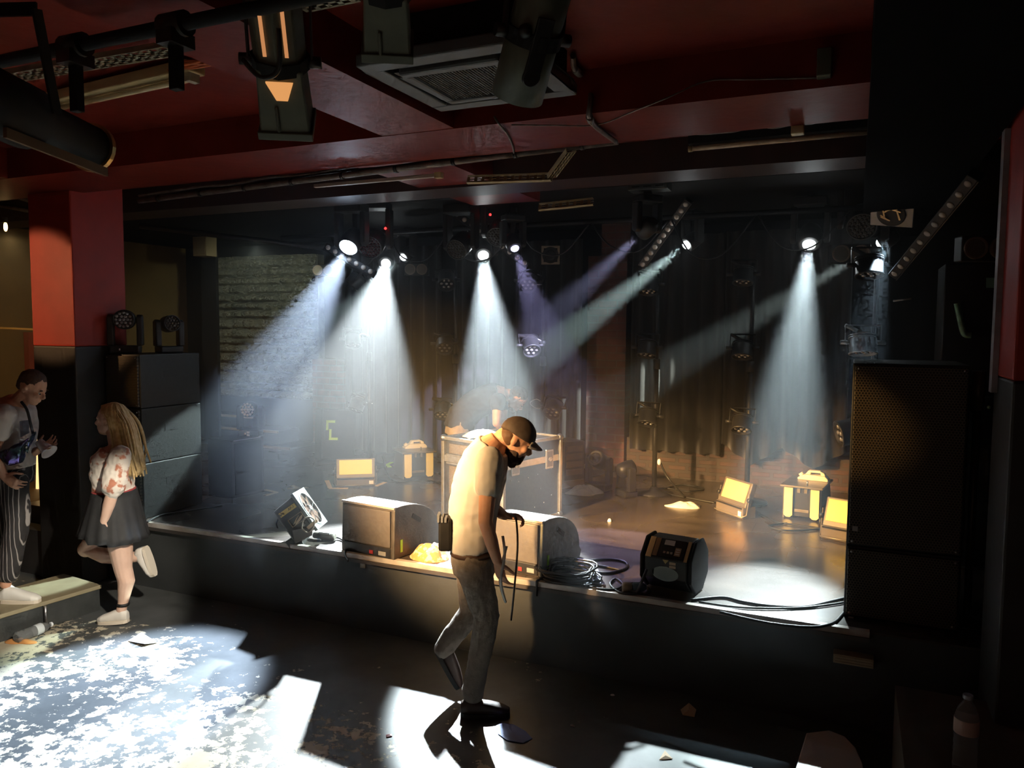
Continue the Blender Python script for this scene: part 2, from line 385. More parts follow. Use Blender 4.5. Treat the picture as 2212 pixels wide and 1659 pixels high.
# haze in the hall
def haze():
    m = bpy.data.materials.new('stage_haze'); m.use_nodes = True; nt = m.node_tree; nt.nodes.clear()
    vsn = nt.nodes.new('ShaderNodeVolumeScatter'); o = nt.nodes.new('ShaderNodeOutputMaterial')
    vsn.inputs['Color'].default_value = (0.93, 0.97, 1, 1); vsn.inputs['Density'].default_value = HAZE; vsn.inputs['Anisotropy'].default_value = 0.35
    nt.links.new(vsn.outputs[0], o.inputs['Volume'])
    h = MB().prism([(XL + 0.01, 4.3), (0.6, 4.3), (0.6, YB - 0.01), (XL + 0.01, YB - 0.01)], 0.01, 3.45, 'z').build('stage_haze', m)
    tag(h, 'thin smoke haze hanging over the whole stage in the light beams', 'haze', kind='stuff')
HAZE = 0.027
haze()
ZL = 3.0
BEAMS = [  # name, source px, target, watts, colour, full angle
    ((760, 520), onz(225, 1500, 0), 5200, (0.62, 0.77, 1.0), 27),
    ((835, 562), onz(600, 1640, 0), 7000, (0.87, 0.97, 1.0), 22),
    ((880, 548), onx(335, 1020, SX1), 2400, (0.75, 0.95, 0.95), 10),
    ((1043, 540), onz(1100, 1225, ST), 6800, (0.82, 0.95, 1.0), 20),
    ((1108, 524), onz(1330, 1190, ST), 700, (0.55, 0.50, 0.95), 24),
    ((1398, 492), ony(1000, 870, 8.2), 3200, (0.62, 0.62, 1.0), 13),
    ((1495, 520), ony(1000, 898, 5.5), 4200, (0.72, 0.95, 0.90), 12),
    ((1750, 512), onz(1655, 1275, ST), 5600, (0.80, 0.97, 1.0), 20),
    ((1918, 516), ony(1330, 862, 8.2), 3600, (0.80, 0.95, 0.88), 11),
    ((1925, 486), onz(1700, 1250, ST), 700, (0.60, 0.80, 0.95), 30),
]
BEAM_POS = [onz(b[0][0], b[0][1], ZL) for b in BEAMS]
# ------------------------------------------------------------------ things under the ceiling
CANM = mat('lantern_grey_green', (0.085, 0.092, 0.068), 0.5, 0.2, (0.12, 0.125, 0.092), 9, bump=0.05)
CREAM = mat('cream_enamel', (0.62, 0.50, 0.26), 0.45, 0, (0.5, 0.4, 0.2), 5)
SLOTGLOW = emat('lamp_glow_slot', (1.0, 0.42, 0.16), 0.55)
def frame_from(p, q, up=(0, 0, 1)):                    # local -Z runs from p to q, origin p
    return p, lookrot(q - p, up)
def stage_lantern(label, p, q, r, square=True, glow=True):
    L = (q - p).length
    t = thing('stage_lantern', label, 'stage light', p, lookrot(q - p, (0, 0, -1)), 'stage lanterns hung nearest the camera')
    b = MB(); h = L * 0.5
    b.lathe([(r * 0.9, -0.02), (r * 1.02, 0.0), (r * 1.02, h * 0.9), (r * 0.96, h)], ax=(0, 0, -1), n=8 if square else 28, smooth=not square)
    b.build('housing', CANM, t, bevel=0.006)
    if square:
        f = MB(); w0, w1 = r * 0.86, r * 0.98
        f.hexa([(-w1, -w1, -L), (w1, -w1, -L), (w1, w1, -L), (-w1, w1, -L), (-w0, -w0, -h), (w0, -w0, -h), (w0, w0, -h), (-w0, w0, -h)])
        f.bar((0.02, (w0 + w1) / 2 + 0.006, -L * 0.76), (0.02, w1 + 0.004, -L * 0.96), 0.014, 0.012)
        f.build('barrel', CANM, t, bevel=0.008)
        MB().box((-w1 * 1.1, -w1 * 1.1, -L - 0.012), (w1 * 1.1, w1 * 1.1, -L + 0.018)).build('gel_frame', mat('gel_frame_grey', (0.075, 0.085, 0.062), 0.5), t, bevel=0.003)
    else:
        f = MB(); f.lathe([(r * 0.98, h), (r * 1.04, h + 0.01), (r * 1.06, L), (r * 0.98, L), (r * 0.95, L - 0.05)], ax=(0, 0, -1), n=28)
        f.build('barrel', CANM, t)
        k = MB(); k.box((-0.02, r * 0.98, -h - 0.10), (0.035, r * 1.12, -h + 0.08)); k.cyl((0.008, r, -h - 0.1), (0.008, r * 1.13, -h - 0.1), 0.03, n=18)
        k.build('adjusting_plate', BLACK, t, bevel=0.003)
        MB().ball((r * 0.75, r * 0.9, -h + 0.03), 0.022).build('knob', BLACK, t)
    MB().ring((0, 0, -h + 0.025), (0, 0, -1), r * 0.8, r * 1.14, 0.045, 8 if square else 28).build('collar', BLACKM, t)
    if glow:
        for sx in (-0.38, 0.42):
            MB().box((sx * r - 0.006, r * 0.93, -h * 0.78), (sx * r + 0.006, r * 0.965, -h * 0.12)).build('vent_slot', SLOTGLOW, t)
    y = MB(); yw = r * 1.2
    y.bar((-yw, 0, -h), (-yw, -r * 1.0, -h + r * 2.0), 0.035, 0.006, (1, 0, 0)); y.bar((yw, 0, -h), (yw, -r * 1.0, -h + r * 2.0), 0.035, 0.006, (1, 0, 0))
    y.bar((-yw, -r * 1.0, -h + r * 2.0), (yw, -r * 1.0, -h + r * 2.0), 0.035, 0.006)
    y.cyl((-yw - 0.03, 0, -h), (-r * 0.9, 0, -h), 0.02, n=10); y.cyl((yw + 0.03, 0, -h), (r * 0.9, 0, -h), 0.02, n=10)
    y.build('yoke', BLACK, t)
    return t
t = stage_lantern('dark square stage lantern hanging above the blonde woman, orange glow at its middle', dep(588, -25, 2.45), dep(622, 268, 2.8), 0.088)
MB().hexa([(-0.022, 0.083, -0.335), (0.016, 0.083, -0.335), (0.016, 0.09, -0.335), (-0.022, 0.09, -0.335), (-0.045, 0.083, -0.27), (0.045, 0.083, -0.27), (0.045, 0.093, -0.27), (-0.045, 0.093, -0.27)]).build('colour_gel', emat('gel_glow', (1.0, 0.45, 0.15), 0.75), t)
k = MB(); k.tube(spline([(-0.02, 0.10, -0.08), (-0.01, 0.13, -0.2), (0.05, 0.125, -0.235), (0.11, 0.08, -0.2)], 6), 0.008); k.build('power_lead', RUBBER, t)
stage_lantern('dark stage lantern cut by the top edge, left of the air conditioner', dep(828, -170, 2.15), dep(838, 100, 2.45), 0.075)
stage_lantern('smooth round grey-green stage lantern hanging in front of the air conditioner', dep(1190, -70, 2.3), dep(1117, 208, 2.55), 0.082, False, False)
# long profile lantern at the far left
p, q = dep(-90, 185, 2.15), dep(200, 320, 2.75)
t = thing('profile_lantern', 'long black profile lantern in silhouette at the upper left', 'stage light', p, lookrot(q - p))
L = (q - p).length
MB().lathe([(0.09, 0.0), (0.10, 0.02), (0.10, L * 0.45), (0.075, L * 0.5), (0.075, L * 0.97), (0.082, L), (0.07, L), (0.06, L - 0.03)], ax=(0, 0, -1), n=20).build('barrel', BLACKM, t)
MB().bar((0.06, -0.10, -0.1), (0.06, -0.09, -L * 0.98), 0.03, 0.012).build('rail', mat('warm_edge_highlight', (0.22, 0.14, 0.07), 0.4, 0.6), t)  # warm highlight along the bar put into its colour
MB().ball((0, 0, -L + 0.004), (0.072, 0.072, 0.012)).build('lens', emat('profile_lens_glow', (1, 0.62, 0.2), 0.5), t)
MB().ring((0, 0, -L - 0.004), (0, 0, 1), 0.07, 0.086, 0.02, 24).build('lens_rim', mat('brass_rim', (0.5, 0.36, 0.15), 0.35, 0.8), t)
k = MB(); k.bar((-0.12, 0, -L * 0.4), (-0.12, 0.28, -L * 0.25), 0.04, 0.008, (1, 0, 0)); k.bar((0.12, 0, -L * 0.4), (0.12, 0.28, -L * 0.25), 0.04, 0.008, (1, 0, 0)); k.bar((-0.12, 0.28, -L * 0.25), (0.12, 0.28, -L * 0.25), 0.04, 0.008)
k.build('yoke', BLACKM, t)
# lighting bar with two drop arms
p = onz(-60, 146, 3.2)
o = tag(MB().cyl(p, (-0.35, p.y, 3.2), 0.024, n=14).build('lighting_bar', BLACKM), 'black pipe lighting bar above the cream strip light', 'pipe')
for (px, y0, y1, lb) in ((175, 120, 242, 'black drop arm on the lighting bar, nearest the left profile lantern'), (390, 78, 195, 'black drop arm on the lighting bar, beside the square lantern')):
    a = ony(px, y0, p.y); c = ony(px - 8, y1, p.y)
    t = thing('drop_arm', lb, 'bracket', (c.x, p.y, c.z), 0, 'drop arms on the lighting bar')
    MB().box((-0.02, -0.016, 0), (0.02, 0.016, a.z - c.z)).build('arm', BLACKM, t, bevel=0.003)
    m = MB(); m.cyl((-0.05, 0, 3.2 - c.z), (0.05, 0, 3.2 - c.z), 0.042, n=14); m.box((-0.035, -0.05, 3.13 - c.z), (0.035, 0.05, 3.175 - c.z)); m.build('clamp', BLACK, t)
# slotted cable trays
TRAYM = mat('galvanised_tray', (0.34, 0.33, 0.24), 0.5, 0.3, (0.24, 0.23, 0.17), 12)
def slotted(name, label, p, q, w, nrm=(0, 0, 1), m=TRAYM, pitch=0.055):
    d = (q - p); L = d.length; d.normalize(); n = V(nrm); s = d.cross(n).normalized(); b = MB()
    for k in (-0.5, -0.17, 0.17, 0.5): b.bar(p + s * w * k, q + s * w * k, w * 0.13, 0.004, n)
    i = 0
    while i * pitch < L:
        c = p + d * (i * pitch); e = 0.5 if i % 2 else 0.17
        b.bar(c - s * w * 0.5, c + s * w * 0.5, 0.022, 0.004, n); i += 1
    for k in (-0.5, 0.5): b.bar(p + s * w * k + n * 0.012, q + s * w * k + n * 0.012, 0.004, 0.026, n)
    return tag(b.build(name, m, fix=False), label, 'cable tray', 'slotted cable trays under the ceiling')
slotted('cable_tray', 'long dim slotted cable tray behind the lighting bar at upper left', onz(30, 168, 3.42), onz(535, 82, 3.42), 0.10)
slotted('cable_tray', 'short bright slotted tray end tilted up beside the square lantern', onz(490, 84, 3.38), onz(548, 30, 3.40), 0.10)
slotted('cable_tray', 'pale slotted tray at the top edge between two lanterns', onz(648, 14, 3.42), onz(760, -10, 3.42), 0.10)
a, c, e = ony(1012, 390, 4.75), ony(1192, 384, 4.75), ony(1234, 328, 4.45)
slotted('cable_tray', 'slotted tray under the red beam, the long level one with a bent end', a, c, 0.05, (0, -1, 0.3), mat('cream_tray', (0.42, 0.34, 0.20), 0.5))
slotted('cable_tray', 'sloping slotted tray joining the level tray to the long conduit', c, e, 0.06, (0, -0.3, 1), MATS['cream_tray'])
slotted('cable_tray', 'short slotted tray left of the top of the brick column', ony(1166, 449, 5.4), ony(1282, 437, 5.4), 0.05, (0, -1, 0.3), MATS['cream_tray'])
# fluorescent fittings
a, c = onz(112, 230, 3.42), onz(424, 160, 3.42); L = (c - a).length
t = thing('strip_light', 'unlit cream strip light fitting on the ceiling at upper left', 'ceiling light', a, lookrot(c - a))
MB().box((-0.055, 0.005, -L), (0.055, 0.06, 0)).build('body', CREAM, t, bevel=0.006)
MB().cyl((0, -0.018, -0.05), (0, -0.018, -L + 0.05), 0.014, n=10).build('tube', mat('cream_tube', (0.72, 0.62, 0.38), 0.25), t)
for z in (-0.03, -L + 0.03): MB().box((-0.03, -0.035, z - 0.018), (0.03, 0.006, z + 0.018)).build('lamp_holder', mat('grey_plastic', (0.4, 0.36, 0.28), 0.5), t)
a, c = ony(1488, 322, 5.0), ony(1882, 285, 5.0); L = (c - a).length
t = thing('strip_light', 'long bare cream tube light above the right of the stage', 'ceiling light', a, lookrot(c - a))
MB().cyl((0, 0, 0), (0, 0, -L), 0.016, n=12).build('tube', mat('warm_tube', (0.62, 0.48, 0.32), 0.3), t)
MB().box((-0.03, 0.025, -L), (0.03, 0.075, 0)).build('body', BLACKM, t)
for z in (-0.01, -L + 0.01): MB().cyl((0, 0, z - 0.012), (0, 0, z + 0.012), 0.02, n=12).build('end_cap', CREAM, t)
a, c = ony(680, 402, 4.75), ony(955, 378, 4.75)
t = thing('strip_light', 'slim unlit white batten below the red beam above the brightest light', 'ceiling light', a, lookrot(c - a)); L = (c - a).length
MB().box((-0.015, -0.012, -L), (0.015, 0.012, 0)).build('body', mat('dusty_white', (0.50, 0.43, 0.36), 0.5), t, bevel=0.003)
MB().box((-0.022, -0.02, -L), (0.022, 0.018, -L + 0.05)).build('end_cap', CREAM, t)
# orange cables
rn = random.Random(5)
for i in range(6):
    y0 = 122 + i * 3.2; pts = [onz(372 + rn.uniform(-8, 8), y0 + 14, 3.40)] + [onz(372 + 160 * k / 4, y0 + 14 - 26 * k / 4 + rn.uniform(-5, 5), 3.38 + rn.uniform(-0.02, 0.02)) for k in range(1, 5)]
    tag(MB().tube(spline(pts, 5), 0.007, n=6).build('orange_cable', mat('orange_cable_skin', (0.55, 0.12, 0.03), 0.5)), 'orange cable in the bundle lying along the ceiling beside the square lantern', 'cable', 'orange cables in one bundle')
# air-conditioning cassette
ctr = V((-1.615, 3.165, 3.30))
t = thing('air_conditioner', 'square grey ceiling air conditioner with a mesh grille in the red ceiling', 'air conditioner', ctr)
ACM = mat('ac_grey', (0.115, 0.13, 0.135), 0.5, 0, (0.09, 0.10, 0.105), 6)
hs = 0.37; MB().box((-0.33, -0.33, 0.056), (0.33, 0.33, 0.199)).build('casing', BLACKM, t)
b = MB()
for (x0, x1, y0, y1) in ((-hs, hs, -hs, -hs + 0.085), (-hs, hs, hs - 0.085, hs), (-hs, -hs + 0.085, -hs + 0.085, hs - 0.085), (hs - 0.085, hs, -hs + 0.085, hs - 0.085)): b.box((x0, y0, 0), (x1, y1, 0.055))
b.build('surround', ACM, t, bevel=0.008)
i = hs - 0.13
b = MB(); b.add([(-hs + 0.085, -hs + 0.085, 0.05), (hs - 0.085, -hs + 0.085, 0.05), (hs - 0.085, hs - 0.085, 0.05), (-hs + 0.085, hs - 0.085, 0.05)], [(0, 1, 2, 3)])
b.build('air_slots', BLACKM, t)
b = MB()
for (x0, x1, y0, y1) in ((-i, i, -i, -i + 0.045), (-i, i, i - 0.045, i), (-i, -i + 0.045, -i + 0.045, i - 0.045), (i - 0.045, i, -i + 0.045, i - 0.045)): b.box((x0, y0, -0.012), (x1, y1, 0.045))
b.build('centre_panel', ACM, t, bevel=0.012)
b = MB(); j = i - 0.045; n = 26
b.box((-j, -j, 0.02), (j, j, 0.03))
for k in range(n + 1):
    x = -j + 2 * j * k / n; b.box((x - 0.003, -j, -0.002), (x + 0.003, j, 0.021)); b.box((-j, x - 0.003, -0.001), (j, x + 0.003, 0.021))
b.build('grille', mat('ac_mesh', (0.05, 0.057, 0.06), 0.6), t, fix=False)
for s in (-1, 1):
    MB().box((-i * 0.9, s * (hs - 0.105) - 0.012, 0.01), (i * 0.9, s * (hs - 0.105) + 0.012, 0.03)).build('louvre', BLACK, t)
    MB().box((s * (hs - 0.105) - 0.012, -i * 0.9, 0.01), (s * (hs - 0.105) + 0.012, i * 0.9, 0.03)).build('louvre', BLACK, t)
# conduits and cables on the beams
pts = [onz(1238, 120, 3.48), onz(1242, 150, 3.47), onz(1272, 178, 3.47), ony(1276, 215, 3.755), ony(1273, 252, 3.755), onz(1290, 276, 3.262), onz(1330, 306, 3.255)]
t = thing('bent_conduit', 'grey pipe bending down from the ceiling beside the air conditioner', 'pipe', pts[-1])
MB().tube([p - pts[-1] for p in spline(pts, 6)], 0.014, n=10).build('pipe', CONDUIT, t)
for k in (1, 4): MB().tube([spline(pts, 6)[k * 6] - pts[-1], spline(pts, 6)[k * 6 + 2] - pts[-1]], 0.019, n=10).build('coupling', CONDUIT, t)
a, c = ony(300, 434, 4.46), ony(1335, 305, 4.46); e = ony(1884, 250, 4.46)
t = thing('long_conduit', 'long grey conduit running under the red beam across the room', 'pipe', a)
MB().tube([V((0, 0, 0)), c - a], 0.021, n=10).build('pipe', CONDUIT, t)
for k in range(9):
    p = (c - a) * ((k + 0.5) / 9); d = (c - a).normalized()
    MB().cyl(p - d * 0.012, p + d * 0.012, 0.027, n=12).build('clamp', BLACK, t)
for (dz, r0, lbl, mm) in ((0.045, 0.010, 'thin pale cable above the long conduit, nearest the beam', CONDUIT), (0.022, 0.008, 'thin dark cable tied along the top of the long conduit', RUBBER)):
    pts = [a + (c - a) * (k / 12) + V((0, 0, dz + rn.uniform(-0.008, 0.01))) for k in range(13)]
    tag(MB().tube(spline(pts, 4), r0, n=6).build('beam_cable', mm), lbl, 'cable')
pts = [c + (e - c) * (k / 14) + V((0, rn.uniform(-0.02, 0.0), rn.uniform(-0.012, 0.012))) for k in range(15)]
tag(MB().tube(spline(pts, 4), 0.011, n=6).build('beam_cable', CONDUIT), 'loosely tied pale cable bundle under the beam right of the bent pipe', 'cable')
pts = [p + V((0, -0.01, 0.035 + rn.uniform(-0.006, 0.006))) for p in pts]
tag(MB().tube(spline(pts, 4), 0.007, n=6).build('beam_cable', mat('yellowed_cable', (0.30, 0.26, 0.16), 0.5)), 'thin yellowed cable over the pale bundle right of the bent pipe', 'cable')
b0 = ony(1709, 292, 4.45); b1 = ony(1738, 260, 4.45)
t = thing('junction_box', 'small cream junction box on the beam above the tube light', 'junction box', (b0.x, 4.45, b0.z))
MB().box((0, -0.03, 0), (b1.x - b0.x, 0.03, b1.z - b0.z)).build('body', CREAM, t, bevel=0.004)
MB().box((0.006, -0.036, 0.006), (b1.x - b0.x - 0.006, -0.03, 0.03)).build('cover', mat('cream_cover', (0.5, 0.42, 0.25), 0.5), t)
a, c = ony(1450, 367, 5.72), ony(2080, 324, 5.72)
t = thing('rear_conduit', 'thin brown conduit with clips below the bare tube light', 'pipe', a)
MB().tube([V((0, 0, 0)), c - a], 0.012, n=8).build('pipe', mat('brown_conduit', (0.17, 0.11, 0.08), 0.6), t)
for k in range(5):
    p = (c - a) * ((k + 0.4) / 5); MB().cbox(p, (0.03, 0.03, 0.05)).build('clip', CREAM, t)
pts = [ony(1068, 252, 3.75), ony(1078, 268, 3.75), onz(1096, 290, 3.27), onz(1108, 318, 3.265), onz(1110, 330, 3.262)]
tag(MB().tube(spline(pts, 6), 0.006, n=6).build('hanging_cable', CONDUIT), 'thin cable hanging from the air conditioner down to the long conduit', 'cable')
pts = [onz(1105, 270, 3.268), onz(1200, 271, 3.268), onz(1290, 270, 3.268), onz(1370, 240, 3.268), onz(1440, 212, 3.268), ony(1525, 176, 3.77), ony(1620, 172, 3.77), ony(1700, 170, 3.77), ony(1790, 168, 3.77)]
tag(MB().tube(spline(pts, 6), 0.004, n=5).build('thin_wire', CONDUIT), 'fine sagging wire strung along the red beam to its right end', 'wire')
p = ony(1780, 170, 3.77); tag(MB().box((p.x - 0.03, 3.72, p.z), (p.x + 0.03, 3.78, p.z + 0.12)).build('wall_bracket', CANM, bevel=0.004), 'small bracket at the right end of the red beam', 'bracket')
for (px0, py0, px1, py1, lb) in ((-10, 412, 82, 440, 'upper grey pipe at the left edge below the profile lantern'), (-10, 442, 84, 460, 'lower grey pipe at the left edge below the profile lantern')):
    tag(MB().tube([ony(px0, py0, 5.3), ony(px1, py1, 5.3)], 0.02, n=8).build('edge_pipe', CONDUIT), lb, 'pipe')
a, c = ony(302, 488, 6.0), ony(700, 536, 7.2)
tag(MB().tube([a, (a + c) / 2, c], 0.03, n=10).build('side_bar', BLK if False else BLACK), 'dark lighting pipe running back over the left speaker stack', 'pipe')
p = ony(430, 555, 7.5); q = ony(458, 512, 7.5)
t = thing('wall_box', 'small ochre box on the dark pier left of the stone wall', 'box', (p.x, 7.4, p.z))
MB().box((0, 0, 0), (q.x - p.x, 0.18, q.z - p.z)).build('body', mat('ochre_box', (0.20, 0.15, 0.08), 0.6), t, bevel=0.006)
MB().box((0.02, -0.004, 0.02), (q.x - p.x - 0.02, 0, q.z - p.z - 0.02)).build('front_cloth', mat('ochre_cloth', (0.15, 0.11, 0.06), 0.9), t)
# ------------------------------------------------------------------ lighting rig over and behind the stage
LENS_OFF = mat('lens_off', (0.42, 0.40, 0.37), 0.12, 0.7, (0.65, 0.62, 0.58), 80, spec=1.0)
def lens_dots(rad, rings):
    pts = [(0, 0)]
    for k in range(1, rings + 1):
        n = 6 * k
        for i in range(n): pts.append((rad * k / (rings + 0.45) * math.cos(2 * PI * i / n), rad * k / (rings + 0.45) * math.sin(2 * PI * i / n)))
    return pts
def led_par(label, pos, aim, post=None, group='LED par cans clamped to the light stands', m=None, r=0.085):
    # short multi-lens par can: local -Z is the beam
    t = thing('led_par_can', label, 'stage light', pos, lookrot(aim), group)
    m = m or BLACK; h = 0.07
    b = MB(); b.lathe([(r * 0.55, -0.075), (r * 0.8, -0.06), (r, -0.03), (r, 0.075), (r * 1.06, 0.08), (r * 1.06, 0.09), (r * 0.92, 0.09), (r * 0.9, 0.068)], ax=(0, 0, -1), n=24)
    b.build('housing', m, t)
    f = MB(); f.lathe([(r * 0.82, 0.03), (r * 1.05, 0.032), (r * 1.05, 0.04), (r * 0.84, 0.042), (r * 0.84, 0.047), (r * 1.04, 0.049), (r * 1.04, 0.057), (r * 0.8, 0.06)], n=20, smooth=False)
    f.build('cooling_ribs', m, t)
    MB().cyl((0, 0, -0.066), (0, 0, -0.07), r * 0.92, n=24).build('lens_plate', BLACKM, t)
    for (x, y) in lens_dots(r * 0.85, 1):
        MB().ball((x, y, -0.07), (r * 0.2, r * 0.2, 0.012), 10, 6).build('lens', LENS_OFF, t)
    y = MB(); w = r * 1.28
    y.bar((-w, 0, 0), (-w, 0.02, 0.13), 0.03, 0.005, (1, 0, 0)); y.bar((w, 0, 0), (w, 0.02, 0.13), 0.03, 0.005, (1, 0, 0)); y.bar((-w, 0.02, 0.13), (w, 0.02, 0.13), 0.03, 0.005)
    y.build('yoke', m, t)
    for s in (-1, 1): MB().cyl((s * r * 0.95, 0, 0), (s * (w + 0.035), 0, 0), 0.017, n=10).build('tilt_knob', m, t)
    if post is not None:
        M = t.rotation_euler.to_matrix().inverted(); c = M @ (V(post) - V(pos))
        k = MB(); k.tube([V((w, 0.02, 0.13)), c], 0.016, n=8); k.ball(c, 0.032, 10, 6); k.build('clamp', m, t)
        lp = [c, c + V((0.07, 0.03, 0.02)), c + V((0.15, -0.02, 0.01)), c + V((0.11, -0.08, 0.0)), c + V((0.03, -0.09, 0.0))]
        MB().tube(spline(lp, 6), 0.006, n=6).build('safety_cable', mat('bare_cable', (0.4, 0.38, 0.36), 0.35, 0.6), t)
    return t
STANDS = {}
def light_stand(label, px, y, ztop, foot=True, x=None):
    p = ony(px, 900, y); x = p.x if x is None else x
    t = thing('light_stand', label, 'light stand', (x, y, ST), 0, 'light stands along the back of the stage')
    b = MB(); b.cyl((0, 0, 0.03), (0, 0, 1.3), 0.024, n=12); b.build('lower_pole', BLACK, t)
    MB().cyl((0, 0, 1.28), (0, 0, ztop - ST), 0.019, n=12).build('upper_pole', BLACK, t)
    MB().cyl((0, 0, 1.24), (0, 0, 1.34), 0.034, n=12).build('collar', BLACK, t)
    MB().lathe([(0.19, 0), (0.19, 0.012), (0.05, 0.03), (0.03, 0.07)], n=24).build('base_plate', BLACK, t)
    return V((x, y, 0))
YS = 7.5
stands = [
    ('A', 798, YS, [(770, 604), (762, 732), (772, 872)], 'left of the flight case'),
    ('B', 984, YS, [(964, 604), (960, 742), (956, 884)], 'behind the bent technician at the flight case'),
    ('C', 1172, YS, [(1142, 606), (1146, 746), (1196, 880)], 'close left of the brick column'),
    ('D', 1416, YS, [(1403, 614), (1398, 750), (1400, 898)], 'right of the brick column'),
    ('E', 1618, YS, [(1606, 592), (1604, 752), (1603, 912)], 'behind the tilted orange panel'),
    ('F', 1882, 6.6, [(1878, 572), (1864, 740), (1836, 932)], 'behind the right speaker stack'),
]
aims = {'A': [(-0.45, -0.35, -0.6), (0.3, -0.35, -1), (-0.1, -0.5, -1)], 'B': [(0.5, -0.8, -0.9), (0.5, -0.8, -0.9), (0.4, -0.7, -1)],
        'C': [(0.2, -0.8, -0.8), (0.5, -0.7, -0.8), (0, -0.8, -0.7)], 'D': [(0, -0.35, -1), (0, -0.35, -1), (0, -0.5, -1)], 'E': [(0, -0.3, -1), (0, -0.4, -1), (0, -0.6, -1)],
        'F': [(0.05, -0.25, -1), (0.05, -0.22, -1), (-0.9, -0.3, -0.25)]}
SILV = mat('silver_can', (0.50, 0.55, 0.60), 0.35, 0.6, (0.38, 0.42, 0.46), 9)
for (k, px, y, fx, where) in stands:
    top = ony(fx[0][0], fx[0][1], y).z + 0.1
    base = light_stand('tall black light stand ' + where, px, y, top)
    for i, (fxp, fyp) in enumerate(fx):
        p = ony(fxp, fyp, y - 0.10)
        led_par('%s black LED par can on the stand %s' % (('topmost', 'middle', 'lowest')[i], where), p, aims[k][i], V((base.x, y, p.z + 0.03)), m=SILV if (k == 'F' and i == 1) else None, r=0.10 if k in 'F' else 0.09)
pst = None
# moving heads
def moving_head(label, pos, aim, lens_m, R0=0.10, hang=True, dots=0, group='moving heads hung over the stage', lens_r=0.06, mm=None, up=None):
    t = thing('moving_head', label, 'stage light', pos, 0, group)
    mm = mm or BLACK; s = 1 if hang else -1
    d = V(aim).normalized()
    side = V((d.y, -d.x, 0)); side = side.normalized() if side.length > 0.05 else V((1, 0, 0))
    back = V((0, 0, 1)).cross(side)
    H = R0 * 2.6
    b = MB(); b.M = Matrix((side, back, V((0, 0, 1)))).transposed().to_4x4()
    w = R0 * 1.35
    b.box((-w * 1.0, -R0 * 0.95, s * H), (w * 1.0, R0 * 0.95, s * (H + R0 * 0.8))); base = b.build('base', mm, t, bevel=0.012)
    for sg in (-1, 1):
        a = MB(); a.M = b.M
        a.prism([(-R0 * 0.55, s * H), (R0 * 0.55, s * H), (R0 * 0.5, -s * R0 * 0.3), (0, -s * R0 * 0.55), (-R0 * 0.5, -s * R0 * 0.3)], sg * w - 0.025, sg * w + 0.025, 'x'); a.build('yoke_arm', mm, t, bevel=0.01)
    Mr = lookrot(d).to_4x4()
    h = MB(); h.M = Mr; h.lathe([(R0 * 0.45, -R0 * 1.25), (R0 * 0.8, -R0 * 1.0), (R0 * 0.98, -R0 * 0.4), (R0, R0 * 0.4), (R0 * 0.93, R0 * 0.95), (R0 * 0.8, R0 * 0.97)], ax=(0, 0, -1), n=28)
    head = h.build('head', mm, t)
    if dots:
        l = MB(); l.M = Mr
        for (x, y) in lens_dots(R0 * 0.86, dots): l.ball((x, y, -R0 * 0.97), (R0 * 0.36 / dots, R0 * 0.36 / dots, 0.012), 8, 5)
        l.build('lens_array', lens_m, head)
        p = MB(); p.M = Mr; p.ring((0, 0, -R0 * 0.94), (0, 0, -1), R0 * 0.88, R0 * 0.96, 0.015, 28); p.build('bezel', mm, head)
    else:
        l = MB(); l.M = Mr; l.ball((0, 0, -R0 * 0.95), (lens_r, lens_r, 0.03), 18, 10); l.build('lens', lens_m, head)
    if hang:
        c = MB(); c.box((-0.03, -0.02, H + R0 * 0.8), (0.03, 0.02, 3.2 - pos.z if 3.2 - pos.z > H + R0 * 0.8 + 0.03 else H + R0 * 0.8 + 0.03)); c.build('clamp', BLACK, t)
    return t
LITW = emat('lit_lens_white', (0.90, 0.98, 1.0), 40)
LITB = emat('lit_lens_blue', (0.62, 0.78, 1.0), 40)
LITP = emat('lit_lens_purple', (0.60, 0.60, 1.0), 6)
lab = ['large moving head with blue-white lens, the brightest lamp over the left', 'moving head beaming white on the worn floor, just right of the brightest', 'small moving head beaming left, right of the two lit ones at left',
       'moving head above the flight case with a broad white beam', 'moving head with dim violet beam beside the centre white beam', 'moving head with violet beam in front of the brick column',
       'moving head right of the brick column with a slanting greenish beam', 'moving head at right with the broadest white beam', 'small lit moving head below the square reflector at right', None]
for i, (b, p) in enumerate(zip(BEAMS, BEAM_POS)):
    if lab[i]: moving_head(lab[i], p, b[1] - p, LITB if i == 0 else (LITP if i in (4, 5) else LITW), 0.10 if i in (0, 1, 3, 7) else 0.075, lens_r=0.085 if i == 0 else (0.055 if i in (1, 3, 7) else 0.04))
tag(MB().cyl((-6.0, 7.0, 3.2), (0.3, 7.0, 3.2), 0.024, n=12).build('rear_lighting_bar', BLACKM), 'black pipe bar that carries the lit moving heads', 'pipe')
